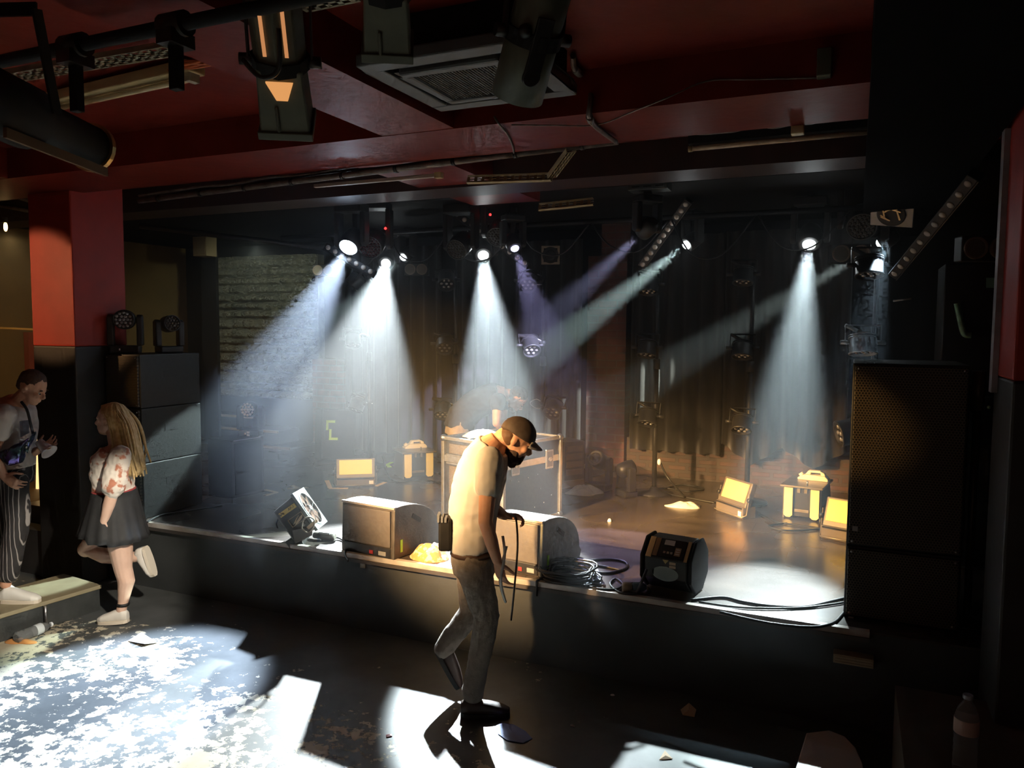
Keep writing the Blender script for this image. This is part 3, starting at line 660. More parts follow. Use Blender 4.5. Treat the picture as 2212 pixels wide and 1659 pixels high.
# unlit wash heads with many lenses
p = dep(1862, 476, 6.5); moving_head('unlit round wash light with many dark lenses left of the square reflector', p, (0.0, -0.8, -0.5), mat('dark_lens', (0.09, 0.075, 0.06), 0.2, 0.5), 0.125, dots=3, group='unlit wash lights over the stage')
p = dep(806, 524, 7.4); t = moving_head('unlit wash light with dull red glint beside the brightest lamp', p, (0.25, -0.8, -0.45), mat('dull_red_lens', (0.12, 0.05, 0.06), 0.2, 0.4), 0.12, dots=3, group='unlit wash lights over the stage')
MB().ball(V((0.18, -0.06, 0.12)), 0.012).build('indicator_light', emat('red_led', (1, 0.02, 0.02), 6), t)
p = dep(996, 528, 7.4); t = moving_head('unlit wash light left of the centre white beam', p, (0.0, -0.8, -0.5), MATS['dark_lens'], 0.11, dots=3, group='unlit wash lights over the stage')
p = dep(1078, 500, 7.6); t = moving_head('unlit wash light with a red standby lamp right of centre beam', p, (0.2, -0.8, -0.6), MATS['dark_lens'], 0.11, dots=3, group='unlit wash lights over the stage')
MB().ball(V((-0.04, -0.12, 0.15)), 0.012).build('indicator_light', MATS['red_led'], t)
# square reflector lamp
p = dep(1926, 462, 6.2); d = V((-0.25, -0.75, -0.65)).normalized()
t = thing('reflector_lamp', 'square silver reflector lamp at the upper right of the stage', 'stage light', p, lookrot(d, (0.15, 0, 1)))
MB().box((-0.16, -0.12, 0), (0.16, 0.12, 0.02)).build('face_plate', SILV, t, bevel=0.004)
MB().box((-0.15, -0.11, 0.02), (0.15, 0.11, 0.12)).build('housing', BLACK, t, bevel=0.01)
b = MB(); b.lathe([(0.105, 0.0), (0.11, 0.012), (0.10, 0.014), (0.05, 0.004), (0.0, 0.002)], ax=(0, 0, -1), n=24); b.build('reflector', BLACK, t)
b = MB(); rr = random.Random(4)
for k in range(9):
    a = rr.uniform(0, 6.3); c = V((math.cos(a) * 0.055, math.sin(a) * 0.055, -0.016)); e = V((math.cos(a + 1.2) * 0.08, math.sin(a + 1.2) * 0.075, -0.02)); b.bar(c, e, 0.012, 0.006)
b.build('foil_petals', mat('foil', (0.8, 0.8, 0.82), 0.15, 1.0), t)
MB().bar((0, 0.0, 0.12), (0, 0.12, 0.4), 0.03, 0.03).build('hanger', BLACK, t)
# LED battens with a row of lenses
def batten(label, p, q, n):
    t = thing('led_batten', label, 'stage light', p, lookrot(q - p, CAM - p), 'black LED battens with rows of lenses'); L = (q - p).length
    MB().box((-0.035, -0.035, -L), (0.035, 0.035, 0)).build('housing', RUBBER, t, bevel=0.006)
    MB().box((0.036, -0.035, -L), (0.042, 0.037, 0)).build('edge_trim', mat('dull_alloy', (0.05, 0.047, 0.045), 0.4, 0.8), t)
    for i in range(n):
        MB().ball((0, 0.036, -L * (i + 0.5) / n), (0.024, 0.012, 0.024), 10, 6).build('lens', mat('batten_lens', (0.55, 0.50, 0.44), 0.35), t)  # glints on the lenses put into a pale diffuse colour
batten('LED batten slanting up to the right beside the brick column', dep(1386, 574, 7.3), dep(1488, 432, 6.8), 11)
batten('LED batten slanting up to the far right pillar', dep(1932, 592, 5.7), dep(2108, 376, 4.5), 11)
batten('LED batten slanting down right of the centre beam', dep(980, 458, 7.75), dep(1142, 574, 7.75), 10)
batten('LED batten under the brightest lamp at the left', dep(704, 532, 7.35), dep(810, 592, 7.3), 7)
# twin blinders on the back wall
def blinder(label, px, py, y=8.1, r=0.065, left=True):
    p = ony(px, py, y); t = thing('twin_blinder', label, 'stage light', p, R(18), 'twin round audience blinders')
    MB().box((-2.25 * r, 0.0, -1.15 * r), (2.25 * r, 0.10, 1.15 * r)).build('housing', BLACK, t, bevel=0.008)
    for s in (-1, 1):
        MB().ring((s * 1.1 * r, -0.02, 0), (0, 1, 0), r * 0.84, r, 0.03, 24).build('rim', mat('brown_rim', (0.30, 0.22, 0.16), 0.4, 0.3), t)
        MB().lathe([(r * 0.86, 0.0), (r * 0.5, 0.02), (0.002, 0.03)], (s * 1.1 * r, -0.008, 0), (0, 1, 0), 20).build('lamp', mat('dull_lamp', (0.20, 0.17, 0.13), 0.35, 0.5), t)
blinder('twin blinder left of all, seen through the blue beam', 699, 584)
blinder('twin blinder under the small lit moving head', 899, 582)
blinder('twin blinder left of the top par can at far right', 1838, 548, 7.4, 0.075)
blinder('twin blinder beside the red pillar at the right', 2134, 536, 5.3, 0.065)
p = ony(1189, 551, 7.9); t = thing('square_par', 'pale square-faced par light with round black lens left of the brick column', 'stage light', p, R(14))
b = MB(); b.ring((0, 0, 0), (0, 1, 0), 0.075, 0.09, 0.02, 24); b.build('lens_rim', BLACK, t)
b = MB(); s = 0.10; m = 24
vs = [(-s, 0.012, -s), (s, 0.012, -s), (s, 0.012, s), (-s, 0.012, s)]
for (x0, x1, z0, z1) in ((-s, s, 0.076, s), (-s, s, -s, -0.076), (-s, -0.076, -0.076, 0.076), (0.076, s, -0.076, 0.076)): b.box((x0, 0.004, z0), (x1, 0.02, z1))
b.build('gel_frame', mat('pale_gel_frame', (0.45, 0.36, 0.26), 0.5), t)
MB().cyl((0, 0.02, 0), (0, 0.2, 0), 0.085, n=24).build('housing', BLACK, t)
MB().ball((0, 0.03, 0), (0.07, 0.02, 0.07)).build('lens', RUBBER, t)
# hanging dimmer box with yellow label, above the brick column
p = ony(1356, 412, 6.0); q = ony(1442, 384, 6.0)
t = thing('dimmer_box', 'grey vented box hung in front of the brick column top', 'electrical box', (p.x, 6.0, p.z), R(0))
MB().box((0, 0, 0), (q.x - p.x, 0.16, q.z - p.z)).build('housing', mat('slate_grey', (0.07, 0.08, 0.085), 0.5), t, bevel=0.005)
b = MB()
for k in range(3):
    for j in range(3):
        x = (q.x - p.x) * (0.1 + 0.3 * k); b.box((x, -0.004, 0.02 + 0.028 * j), (x + (q.x - p.x) * 0.2, 0.0, 0.03 + 0.028 * j))
b.build('vents', BLACKM, t)
MB().box((0.1, 0.05, q.z - p.z), (0.24, 0.1, q.z - p.z + 0.16)).build('hanger', BLACK, t)
p2 = ony(1385, 386, 5.95); q2 = ony(1401, 366, 5.95)
tag(MB().box((p2.x, 6.0, p2.z + 0.0), (q2.x, 6.03, q2.z)).build('yellow_label', mat('yellow_sticker', (0.62, 0.46, 0.16), 0.5)), 'small yellow label on the hanger above the vented box', 'label')
# cables festooned along the rig
for i in range(7):
    x0 = -5.3 + i * 0.75; pts = [V((x0, 6.98, 3.18)), V((x0 + 0.2, 6.93, 2.98 - rn.uniform(0, 0.12))), V((x0 + 0.45, 7.0, 2.95 - rn.uniform(0, 0.1))), V((x0 + 0.72, 6.98, 3.17))]
    tag(MB().tube(spline(pts, 6), 0.008, n=6).build('rig_cable', RUBBER), 'black cable drooping from the bar over the stage', 'cable', 'cables drooping from the rear lighting bar')
# drapes on the back wall
def drape(label, px0, px1, y, z0, z1, m, waves=7, sag=0.0, seed=1):
    a = ony(px0, 900, y).x; c = ony(px1, 900, y).x; n = waves * 8; rr = random.Random(seed); vs = []; rows = 8
    for j in range(rows + 1):
        for i in range(n + 1):
            u = i / n; zb = z0 + sag * 4 * (abs(((u * 2) % 1) - 0.5)) ; z = zb + (z1 - zb) * j / rows
            vs.append((a + (c - a) * u, y + 0.05 * math.sin(2 * PI * waves * u + 0.4 * math.sin(5 * u)) * (1 - 0.3 * j / rows), z))
    fs = [(j * (n + 1) + i, j * (n + 1) + i + 1, (j + 1) * (n + 1) + i + 1, (j + 1) * (n + 1) + i) for j in range(rows) for i in range(n)]
    o = MB().add(vs, fs, True).build('black_drape', m, fix=False); so = o.modifiers.new('thick', 'SOLIDIFY'); so.thickness = 0.012
    return tag(o, label, 'curtain', 'black drapes along the back wall')
DR = mat('black_velvet', (0.008, 0.006, 0.005), 0.95, 0, (0.013, 0.009, 0.007), 6, sheen=0.15)
drape('black drape behind the light stand left of the flight case', 748, 955, 8.3, ST + 0.02, 3.2, DR, 8, 0, 1)
drape('black drape between the bent technician and the brick column', 985, 1255, 8.3, ST + 0.02, 3.2, DR, 9, 0, 2)
drape('black drape just right of the brick column', 1362, 1560, 8.3, 0.86, 3.2, DR, 6, 0.0, 3)
drape('black drape with curved hem behind the big white beam', 1562, 1830, 8.2, 0.80, 3.2, DR, 7, 0.10, 4)
a = ony(1352, 1040, 8.35); c = ony(1900, 1040, 8.35)
struct(MB().box((a.x, 8.36, ST), (c.x, YB, 0.98)).build('wall_ledge', brick_mat('dim_brick', (0.085, 0.038, 0.025), (0.06, 0.03, 0.022), (0.05, 0.035, 0.028), 1, 0.6, 0.22, 0.08)))
# ------------------------------------------------------------------ gear on the stage
def zrot(a, b): return math.atan2(b.y - a.y, b.x - a.x)
GRN = mat('green_tape', (0.40, 0.75, 0.06), 0.6, emit=None)
MONM = mat('monitor_brown_black', (0.050, 0.042, 0.036), 0.5, 0, (0.075, 0.064, 0.055), 30, bump=0.15, bscale=120)
MONP = mat('monitor_side', (0.065, 0.058, 0.050), 0.5, 0, (0.10, 0.09, 0.08), 12, bump=0.1, bscale=80)
def wedge(label, A, B, tape=True, side=MONP):
    a = zrot(A, B); W = (B - A).length; D, H = 0.58, 0.37
    t = thing('stage_monitor', label, 'monitor speaker', A, a, 'floor monitor wedges at the stage edge')
    prof = [(0.0, 0.0), (0.012, H - 0.02), (0.03, H), (0.10, H + 0.002)] + [(0.10 + (D - 0.13) * math.sin(k / 10 * PI / 2) ** 1.0, 0.075 + (H - 0.075) * math.cos(k / 10 * PI / 2) ** 0.9) for k in range(1, 11)] + [(D, 0.05), (D - 0.02, 0.0)]
    MB().prism(prof, 0.02, W - 0.02, 'x').build('cabinet', MONM, t, bevel=0.004)
    for x0, x1 in ((0.0, 0.022), (W - 0.022, W)): MB().prism([(y, z) for (y, z) in prof], x0, x1, 'x').build('side_panel', side, t, bevel=0.006)
    MB().prism([(0.20, H - 0.105), (0.30, H - 0.165), (0.315, H - 0.135), (0.215, H - 0.075)], W + 0.0005, W + 0.003, 'x').build('handle_slot', RUBBER, t, bevel=0.001)
    MB().box((0.03, -0.006, 0.085), (W - 0.03, 0.012, H - 0.025)).build('back_panel', mat('monitor_grey_brown', (0.10, 0.088, 0.078), 0.48, 0, (0.12, 0.105, 0.093), 40, bump=0.08, bscale=200), t, bevel=0.003)
    MB().box((0.03, -0.004, 0.006), (W - 0.03, 0.01, 0.078)).build('connector_panel', BLACK, t, bevel=0.003)
    MB().box((W * 0.55, -0.008, 0.02), (W * 0.62, -0.003, 0.045)).build('socket', mat('red_socket', (0.4, 0.03, 0.03), 0.4), t)
    MB().box((W * 0.72, -0.007, 0.02), (W * 0.86, -0.003, 0.05)).build('rating_plate', mat('grey_plate', (0.3, 0.3, 0.29), 0.4), t)
    MB().box((0.0, 0.004, H - 0.012), (W, 0.03, H + 0.004)).build('top_rim', mat('pale_rim', (0.35, 0.32, 0.29), 0.4), t, bevel=0.002)  # paler strip along the top rim
    if tape: MB().box((W + 0.001, 0.07, 0.04), (W + 0.003, 0.095, 0.13)).build('tape_strip', GRN, t)
    return t
wedge('black floor monitor beside the fan, left of the man in the cap', onz(738, 1188, ST), onz(851, 1211, ST))
wedge('grey floor monitor half hidden behind the man in the cap', onz(1062, 1226, ST), onz(1170, 1248, ST), True, mat('monitor_side_grey', (0.16, 0.165, 0.15), 0.5, 0, (0.24, 0.25, 0.23), 10, bump=0.1))
# flight case
N_, Rb, Lb = onz(1086, 1148, ST), onz(1208, 1113, ST), onz(968, 1106, ST)
u = (Rb - N_); a = math.atan2(u.y, u.x); U = u.length; wv = V((-math.sin(a), math.cos(a), 0)); W = 0.87 * max(0.6, (Lb - N_).dot(wv)); H = 0.70
t = thing('flight_case', 'large black flight case with aluminium edges behind the man in the cap', 'flight case', N_, a)
ALU = mat('case_aluminium', (0.62, 0.62, 0.62), 0.30, 0.85, (0.5, 0.5, 0.5), 25)
LAM = mat('case_laminate', (0.030, 0.031, 0.034), 0.42, 0, (0.042, 0.043, 0.046), 30, bump=0.06, bscale=90)
MB().box((0.008, 0.008, 0.01), (U - 0.008, W - 0.008, H - 0.008)).build('panels', LAM, t)
for (x, y) in ((0, 0), (U, 0), (U, W), (0, W)): MB().cbox((x, y, H / 2), (0.034, 0.034, H)).build('corner_edge', ALU, t, bevel=0.006)
for z in (0.012, H - 0.008):
    for (p, q) in (((0, 0, z), (U, 0, z)), ((U, 0, z), (U, W, z)), ((U, W, z), (0, W, z)), ((0, W, z), (0, 0, z))): MB().bar(p, q, 0.03, 0.03).build('edge_rail', ALU, t, bevel=0.005)
zb = H * 0.74
b = MB(); b.box((0.01, 0.0, zb - 0.028), (U - 0.01, 0.01, zb + 0.028)); b.box((0.0, 0.01, zb - 0.028), (0.01, W - 0.01, zb + 0.028)); b.build('lid_band', ALU, t, bevel=0.002)
b = MB(); b.box((-0.001, 0.03, zb + 0.03), (0.009, W - 0.03, zb + 0.04)); b.box((-0.001, 0.03, zb - 0.045), (0.009, W - 0.03, zb - 0.03)); b.build('lid_lip', ALU, t)
WEAVE = mat('woven_vent', (0.07, 0.06, 0.05), 0.7, 0, (0.14, 0.12, 0.10), 160)
for (z0, z1) in ((zb + 0.05, H - 0.05), (zb - 0.30, zb - 0.06)): MB().box((-0.003, 0.07, z0), (0.0085, W - 0.07, z1)).build('vent_panel', WEAVE, t)
for (x, y) in ((0, 0), (U, 0), (U, W), (0, W)):
    for z in (0.015, H - 0.008): MB().ball((x, y, z), 0.032, 12, 8).build('ball_corner', STEEL, t)
for x in (U * 0.2, U * 0.8):
    l = MB().box((x - 0.05, -0.008, zb - 0.085), (x + 0.05, 0.008, zb + 0.085)).build('latch', STEEL, t, bevel=0.006)
    MB().box((x - 0.035, -0.010, zb - 0.065), (x + 0.035, -0.006, zb + 0.065)).build('latch_dish', mat('latch_shadow', (0.2, 0.19, 0.18), 0.35, 0.9), l)
    k = MB(); k.cyl((x, -0.016, zb), (x, -0.008, zb), 0.02, n=12); k.box((x - 0.03, -0.02, zb - 0.005), (x + 0.03, -0.014, zb + 0.005)); k.build('butterfly_turn', STEEL, l)
b = MB()
for (x, z) in ((0.2, 0.38), (0.33, 0.395), (0.46, 0.405), (0.18, 0.12), (0.42, 0.13), (0.55, 0.15), (0.5, 0.28), (0.1, 0.4), (0.65, 0.43), (0.66, 0.2)): b.ball((x * U / 0.78, -0.001, z), (0.006, 0.003, 0.006), 8, 4)
b.build('rivets', STEEL, t)
MB().lathe([(0.03, 0), (0.035, 0.008), (0.012, 0.014), (0.0, 0.014)], (0.05, W * 0.6, H + 0.005)).build('lid_catch', STEEL, t)
CASE_ = t; case_pt = lambda x, y, z: N_ + V((math.cos(a0_) * x - math.sin(a0_) * y, math.sin(a0_) * x + math.cos(a0_) * y, z)); a0_ = a
def cloth_blob(name, label, cat, c, rx, ry, h, m, seed, rotz=0.0, lumps=5):
    rr = random.Random(seed); ph = [(rr.uniform(0, 6.3), rr.uniform(1, 4), rr.uniform(0.05, 0.22)) for _ in range(lumps)]
    b = MB(); n, rows = 36, 9; vs = []
    for j in range(rows + 1):
        s = j / rows
        for i in range(n):
            tt = 2 * PI * i / n; e = 1 + sum(q * math.sin(round(f) * tt + p) for p, f, q in ph) * 0.7
            hh = h * (1 - s ** 2.2) * (0.75 + 0.35 * math.sin(3 * tt + 5 * s + seed) * s + 0.3 * math.sin(7 * tt + seed) * s * (1 - s)) 
            vs.append((rx * e * s * math.cos(tt), ry * e * s * math.sin(tt), max(0.003, hh)))
    fs = [(j * n + i, j * n + (i + 1) % n, (j + 1) * n + (i + 1) % n, (j + 1) * n + i) for j in range(rows) for i in range(n)]
    b.add(vs, fs, True); k = rows * n
    b.add([(v[0], v[1], 0.0) for v in vs[k:]] + [(0, 0, 0)], [(i, n, (i + 1) % n) for i in range(n)])
    b.add(vs[k:] + [(v[0], v[1], 0.0) for v in vs[k:]], [(i, i + n, (i + 1) % n + n, (i + 1) % n) for i in range(n)])
    o = b.build(name, m); o.location = c; o.rotation_euler = (0, 0, rotz)
    return tag(o, label, cat)
TOWEL = mat('towel_white', (0.78, 0.75, 0.68), 0.9, 0, (0.68, 0.65, 0.58), 20, bump=0.4, bscale=60)
cloth_blob('paper_stack', 'white crumpled sheets lying on the lid of the flight case', 'paper', case_pt(0.22, W * 0.62, H + 0.009), 0.17, 0.13, 0.07, WHITEP, 8, 0.5)
cloth_blob('towel', 'folded cream towel in front of the floor moving head', 'towel', onz(1262, 1065, ST), 0.19, 0.12, 0.10, TOWEL, 3, 0.4)
cloth_blob('towel', 'flat white towel on the bare stage floor right of the light stand', 'towel', onz(1475, 1094, ST), 0.16, 0.09, 0.055, TOWEL, 5, 0.3)
cloth_blob('crumpled_bag', 'crumpled orange patterned cloth bag beside the black monitor', 'bag', onz(928, 1204, ST), 0.16, 0.11, 0.13, mat('patterned_cloth', (0.70, 0.30, 0.10), 0.8, 0, (0.72, 0.62, 0.46), 26, bump=0.4, sharp=True), 9, 0.3)
# pale panelled steel boxes with a white jug on top
STEELBOX = mat('brushed_box', (0.20, 0.17, 0.13), 0.35, 0.5, (0.26, 0.23, 0.18), 9)
PALE = mat('warm_lit_white_panel', (0.82, 0.74, 0.36), 0.55, 0, (0.76, 0.68, 0.34), 8)  # warm light on the white panels put into their yellow
def panel_box(label, A, B, jl, d=0.48):
    a = zrot(A, B); w = (B - A).length; h = 0.28
    t = thing('steel_equipment_box', label, 'equipment box', A, a, 'steel boxes with pale front panels')
    MB().box((-0.03, -0.03, h), (w + 0.03, d, h + 0.016)).build('top_plate', STEELBOX, t, bevel=0.003)
    MB().box((w * 0.1, 0.03, 0.02), (w * 0.9, d - 0.02, h - 0.001)).build('body', BLACK, t, bevel=0.004)
    for (x0, x1) in ((0, w * 0.25), (w * 0.75, w)):
        MB().prism([(x0, 0.03), (x0 + 0.02, 0.012), (x1 - 0.02, 0.012), (x1, 0.03), (x1, h - 0.002), (x0, h - 0.002)], 0.0, 0.012).build('pale_panel', PALE, t, bevel=0.002)
    MB().box((w * 0.29, 0.016, 0.06), (w * 0.71, 0.028, 0.085)).build('lower_lip', STEELBOX, t, bevel=0.003)
    for x in (w * 0.36, w * 0.56): MB().box((x, 0.016, h - 0.05), (x + 0.025, 0.03, h - 0.002)).build('hook', STEELBOX, t)
    for x in (-0.012, w): MB().prism([(0.02, 0.0), (d * 0.95, 0.0), (d * 1.02, h * 0.45), (d * 0.9, h * 0.9), (d * 0.6, h - 0.001), (0.02, h - 0.001)], x, x + 0.012, 'x').build('side_panel', mat('olive_side', (0.10, 0.09, 0.06), 0.5), t)
    MB().cyl((w * 0.62, 0.05, h + 0.016), (w * 0.62, 0.05, h + 0.055), 0.007, n=8).build('wing_bolt', STEEL, t)
    j = thing('fluid_jug', jl, 'jug', A + V((math.cos(a) * w * 0.62 - math.sin(a) * d * 0.72, math.sin(a) * w * 0.62 + math.cos(a) * d * 0.72, h + 0.016)), a, 'white fluid jugs')
    JM = mat('jug_plastic', (0.80, 0.74, 0.58), 0.45)
    b = MB(); out = [(-0.13, 0), (-0.135, 0.015), (-0.07, 0.055), (-0.045, 0.085), (0.055, 0.088), (0.09, 0.07), (0.125, 0.02), (0.125, 0)]
    hole = [(-0.025, 0.052), (-0.02, 0.068), (0.05, 0.070), (0.06, 0.05)]
    b.prism([(-0.13, 0), (-0.135, 0.015), (-0.07, 0.050), (0.1, 0.046), (0.125, 0.02), (0.125, 0)], -0.05, 0.05)
    b.prism([(-0.07, 0.049), (-0.025, 0.049), (-0.02, 0.086), (-0.045, 0.085)], -0.03, 0.03); b.prism([(0.06, 0.046), (0.10, 0.045), (0.09, 0.07), (0.055, 0.086)], -0.03, 0.03)
    b.prism([(-0.03, 0.068), (0.065, 0.068), (0.057, 0.089), (-0.045, 0.086)], -0.03, 0.03)
    b.build('jug_body', JM, j, bevel=0.006)
    MB().cyl((-0.1, 0, 0.03), (-0.118, 0, 0.052), 0.02, n=14).build('cap', JM, j)
    return t
panel_box('steel box with pale panels and jug, left of the flight case', onz(874, 1036, ST), onz(936, 1031, ST), 'white handled jug on the steel box left of the flight case', 0.36)
panel_box('steel box with pale panels and jug beside the right speaker stack', onz(1692, 1118, ST), onz(1768, 1128, ST), 'white handled jug on the steel box by the right speaker stack')
# flat LED flood panels; warm light on white diffusers put into their colour
def flood(label, A, B, hgt, col, lean=20):
    a = zrot(A, B); w = (B - A).length
    t = thing('flood_panel', label, 'stage light', A, a, 'flat flood panels on the stage floor')
    M = Matrix.Rotation(R(-lean), 4, 'X'); M.translation = V((0, 0.02, hgt * 0.30))
    bb = MB(); bb.box((0.0, 0.0, 0.0), (w, 0.14, hgt * 0.34)); bb.build('base', mat('flood_base', (0.12, 0.10, 0.085), 0.45), t, bevel=0.008)
    k = MB(); k.M = M; k.box((0, 0, 0.005), (w, 0.055, hgt * 0.78)); k.build('housing', mat('flood_housing', (0.10, 0.085, 0.07), 0.45), t, bevel=0.008)
    k = MB(); k.M = M; k.box((w * 0.08, -0.006, hgt * 0.16), (w * 0.92, 0.004, hgt * 0.72)); k.build('diffuser', mat('diffuser_' + str(col[0]), col, 0.5), t, bevel=0.003)
    k = MB(); k.box((0.012, -0.004, hgt * 0.28), (w - 0.012, 0.0, hgt * 0.33)); k.build('shadow_gap', BLACKM, t)
    k = MB(); k.tube([(-0.012, 0.06, hgt * 0.75), (-0.012, 0.03, hgt * 0.12), (0.0, -0.012, 0.02), (w, -0.012, 0.02), (w + 0.012, 0.03, hgt * 0.12), (w + 0.012, 0.06, hgt * 0.75)], 0.006, n=6); k.build('bracket', STEELBOX, t)
    for x in (-0.02, w + 0.02): MB().cyl((x - 0.015, 0.055, hgt * 0.55), (x + 0.015, 0.055, hgt * 0.55), 0.022, n=14).build('tilt_knob', BLACK, t)
    MB().box((w * 0.84, -0.004, hgt * 0.05), (w * 0.95, 0.0, hgt * 0.22)).build('white_sticker', WHITEP, t)
    return t
flood('flood panel with white face coloured warm-lit yellow at the back left of the stage', onz(726, 1053, ST), onz(811, 1050, ST), 0.27, (0.86, 0.74, 0.16))
flood('tilted flood panel with white face coloured warm-lit orange left of the right steel box', onz(1546, 1102, ST), onz(1604, 1123, ST), 0.30, (0.85, 0.52, 0.20))
flood('flood panel coloured warm-lit yellow partly hidden by the right speaker stack', onz(1772, 1162, ST), onz(1842, 1176, ST), 0.31, (0.86, 0.74, 0.165))
# moving heads standing on the stage floor
g = 'moving heads standing on the stage'
p = onz(1293, 1058, ST) + V((0, 0, 0.3)); moving_head('dark moving head standing at the foot of the brick column', p, (-0.15, -0.7, 0.35), mat('dark_glass_dome', (0.03, 0.025, 0.022), 0.08, 0.0, spec=1.0), 0.088, hang=False, group=g, lens_r=0.06)
p = onz(1352, 1072, ST) + V((0, 0, 0.27)); moving_head('black moving head turned away, between the floor moving head and light stand', p, (0.6, 0.6, 0.2), MATS['dark_glass_dome'], 0.078, hang=False, group=g, lens_r=0.05)
# black box with wash light on it
A, B = onz(503, 1078, ST), onz(571, 1062, ST); a = zrot(A, B); w = (B - A).length
t = thing('black_riser_box', 'black upright box carrying a wash light left of the fan', 'box', A, a)
MB().box((0, 0, 0), (w, 0.34, 0.555)).build('body', BLKP, t, bevel=0.006)
MB().box((0.03, -0.005, 0.03), (w - 0.03, 0, 0.525)).build('front_panel', BLACKM, t); MB().box((w * 0.05, -0.003, 0.548), (w * 0.9, 0.0, 0.556)).build('edge_wear', mat('worn_blue_edge', (0.25, 0.22, 0.25), 0.5), t)
PALELENS = mat('pale_pink_lens', (0.80, 0.62, 0.50), 0.3, 0.1, (0.85, 0.68, 0.56), 50)
top = ST + 0.555; p = ony(541, 902, 0.5 * (A.y + B.y) + 0.17); p.z = top + 0.262
t = moving_head('wash light with pale round lens face standing on the black box', p, (0.35, -0.85, 0.05), PALELENS, 0.077, hang=False, dots=2, group='wash lights standing on boxes')
for (x, z) in ((0.0, -0.235), (0.045, -0.222), (0.045, -0.247)): MB().M and MB().box((x - 0.02, -0.082, z - 0.008), (x + 0.012, -0.078, z + 0.010)).build('white_sticker', WHITEP, t)
# speaker stacks
def perf_mat():
    m = bpy.data.materials.new('perforated_grille'); m.use_nodes = True; nt = m.node_tree; b = nt.nodes['Principled BSDF']; L = nt.links.new
    tc = nt.nodes.new('ShaderNodeTexCoord'); sp = nt.nodes.new('ShaderNodeSeparateXYZ'); L(tc.outputs['Object'], sp.inputs[0])
    def M_(op, a, b_=None):
        n = nt.nodes.new('ShaderNodeMath'); n.operation = op
        for i, v in enumerate((a, b_)):
            if v is None: continue
            if isinstance(v, (int, float)): n.inputs[i].default_value = v
            else: L(v, n.inputs[i])
        return n.outputs[0]
    P = 0.016; ds = []
    for off in (0.0, 0.5):
        fx = M_('SUBTRACT', M_('FRACT', M_('ADD', M_('DIVIDE', sp.outputs['X'], P), off + 50)), 0.5)
        fz = M_('SUBTRACT', M_('FRACT', M_('ADD', M_('DIVIDE', sp.outputs['Z'], P * 1.732), off + 50)), 0.5)
        fz = M_('MULTIPLY', fz, 1.732)
        ds.append(M_('SQRT', M_('ADD', M_('MULTIPLY', fx, fx), M_('MULTIPLY', fz, fz))))
    d = M_('MINIMUM', ds[0], ds[1]); s = M_('GREATER_THAN', d, 0.37)
    mx = nt.nodes.new('ShaderNodeMixRGB'); L(s, mx.inputs[0]); mx.inputs[1].default_value = (0.003, 0.003, 0.003, 1); mx.inputs[2].default_value = (0.10, 0.08, 0.055, 1)
    L(mx.outputs[0], b.inputs['Base Color']); b.inputs['Roughness'].default_value = 0.45; b.inputs['Metallic'].default_value = 0.3
    bp = nt.nodes.new('ShaderNodeBump'); bp.inputs['Strength'].default_value = 0.6; bp.inputs['Distance'].default_value = 0.004; L(s, bp.inputs['Height']); L(bp.outputs[0], b.inputs['Normal'])
    return m
PERF = perf_mat()
SUBM = mat('speaker_black_paint', (0.011, 0.012, 0.012), 0.5, 0, (0.017, 0.018, 0.018), 30, bump=0.1, bscale=150)
def cabinet(label, x0, x1, y0, y1, z0, z1, group, wheel=False):
    t = thing('speaker_cabinet', label, 'speaker', ((x0 + x1) / 2, (y0 + y1) / 2, z0), 0, group); w = (x1 - x0) / 2; d = (y1 - y0) / 2; h = z1 - z0
    MB().box((-w, -d + 0.02, 0.002), (w, d, h - 0.002)).build('cabinet', SUBM, t, bevel=0.007)
    MB().box((-w + 0.012, -d, 0.015), (w - 0.012, -d + 0.03, h - 0.015)).build('grille', PERF, t, bevel=0.004)
    MB().box((w - 0.002, -0.07, h * 0.55), (w + 0.0015, 0.07, h * 0.68)).build('handle_recess', RUBBER, t)
    b = MB()
    for s in (-1, 1):
        for zz in (0.03, h - 0.03): b.ball((s * (w - 0.03), -d, zz), (0.007, 0.004, 0.007), 8, 4)
    b.build('screws', STEEL, t)
    return t
SX0, SY0 = -5.83, 4.56; SY1 = onx(436, 1000, SX1).y
zs = [ST] + [ony(300, py, SY0).z for py in (1003, 884, 766)]
for i, lb in enumerate(('bottom black speaker cabinet of the left stack, on the stage floor', 'middle black speaker cabinet of the left stack', 'top black speaker cabinet of the left stack, under the wash lights')):
    cabinet(lb, SX0, SX1, SY0, SY1, zs[i], zs[i + 1], 'speaker cabinets stacked at the left')
RX0, RX1, RY0, RY1 = -0.005, 0.57, 4.70, 5.40
zr = [ST, ony(1840, 1180, RY0).z, ony(1852, 784, RY0).z]
for i, lb in enumerate(('lower black speaker cabinet of the right stack', 'upper black speaker cabinet of the right stack with perforated front')):
    cabinet(lb, RX0, RX1, RY0, RY1, zr[i], zr[i + 1], 'speaker cabinets stacked at the right')
for (px, py, lb) in ((1847, 1142, 'small white sticker at the seam of the right stack'), (1838, 1337, 'small white sticker low on the right stack')):
    p = ony(px, py, RY0 - 0.002); tag(MB().box((p.x - 0.014, p.y - 0.002, p.z - 0.014), (p.x + 0.014, p.y, p.z + 0.014)).build('sticker', mat('grey_sticker', (0.35, 0.33, 0.33), 0.6)), lb, 'sticker', 'stickers on the right stack')
p = ony(271, 703, SY0 + 0.14); p.z = zs[3] + 0.29
t = moving_head('wash light with pale lens face on the left speaker stack', p, (0.62, -0.7, 0.0), mat('grey_lens', (0.30, 0.30, 0.31), 0.25, 0.4, (0.4, 0.4, 0.42), 50), 0.085, hang=False, dots=2, group='wash lights standing on boxes')
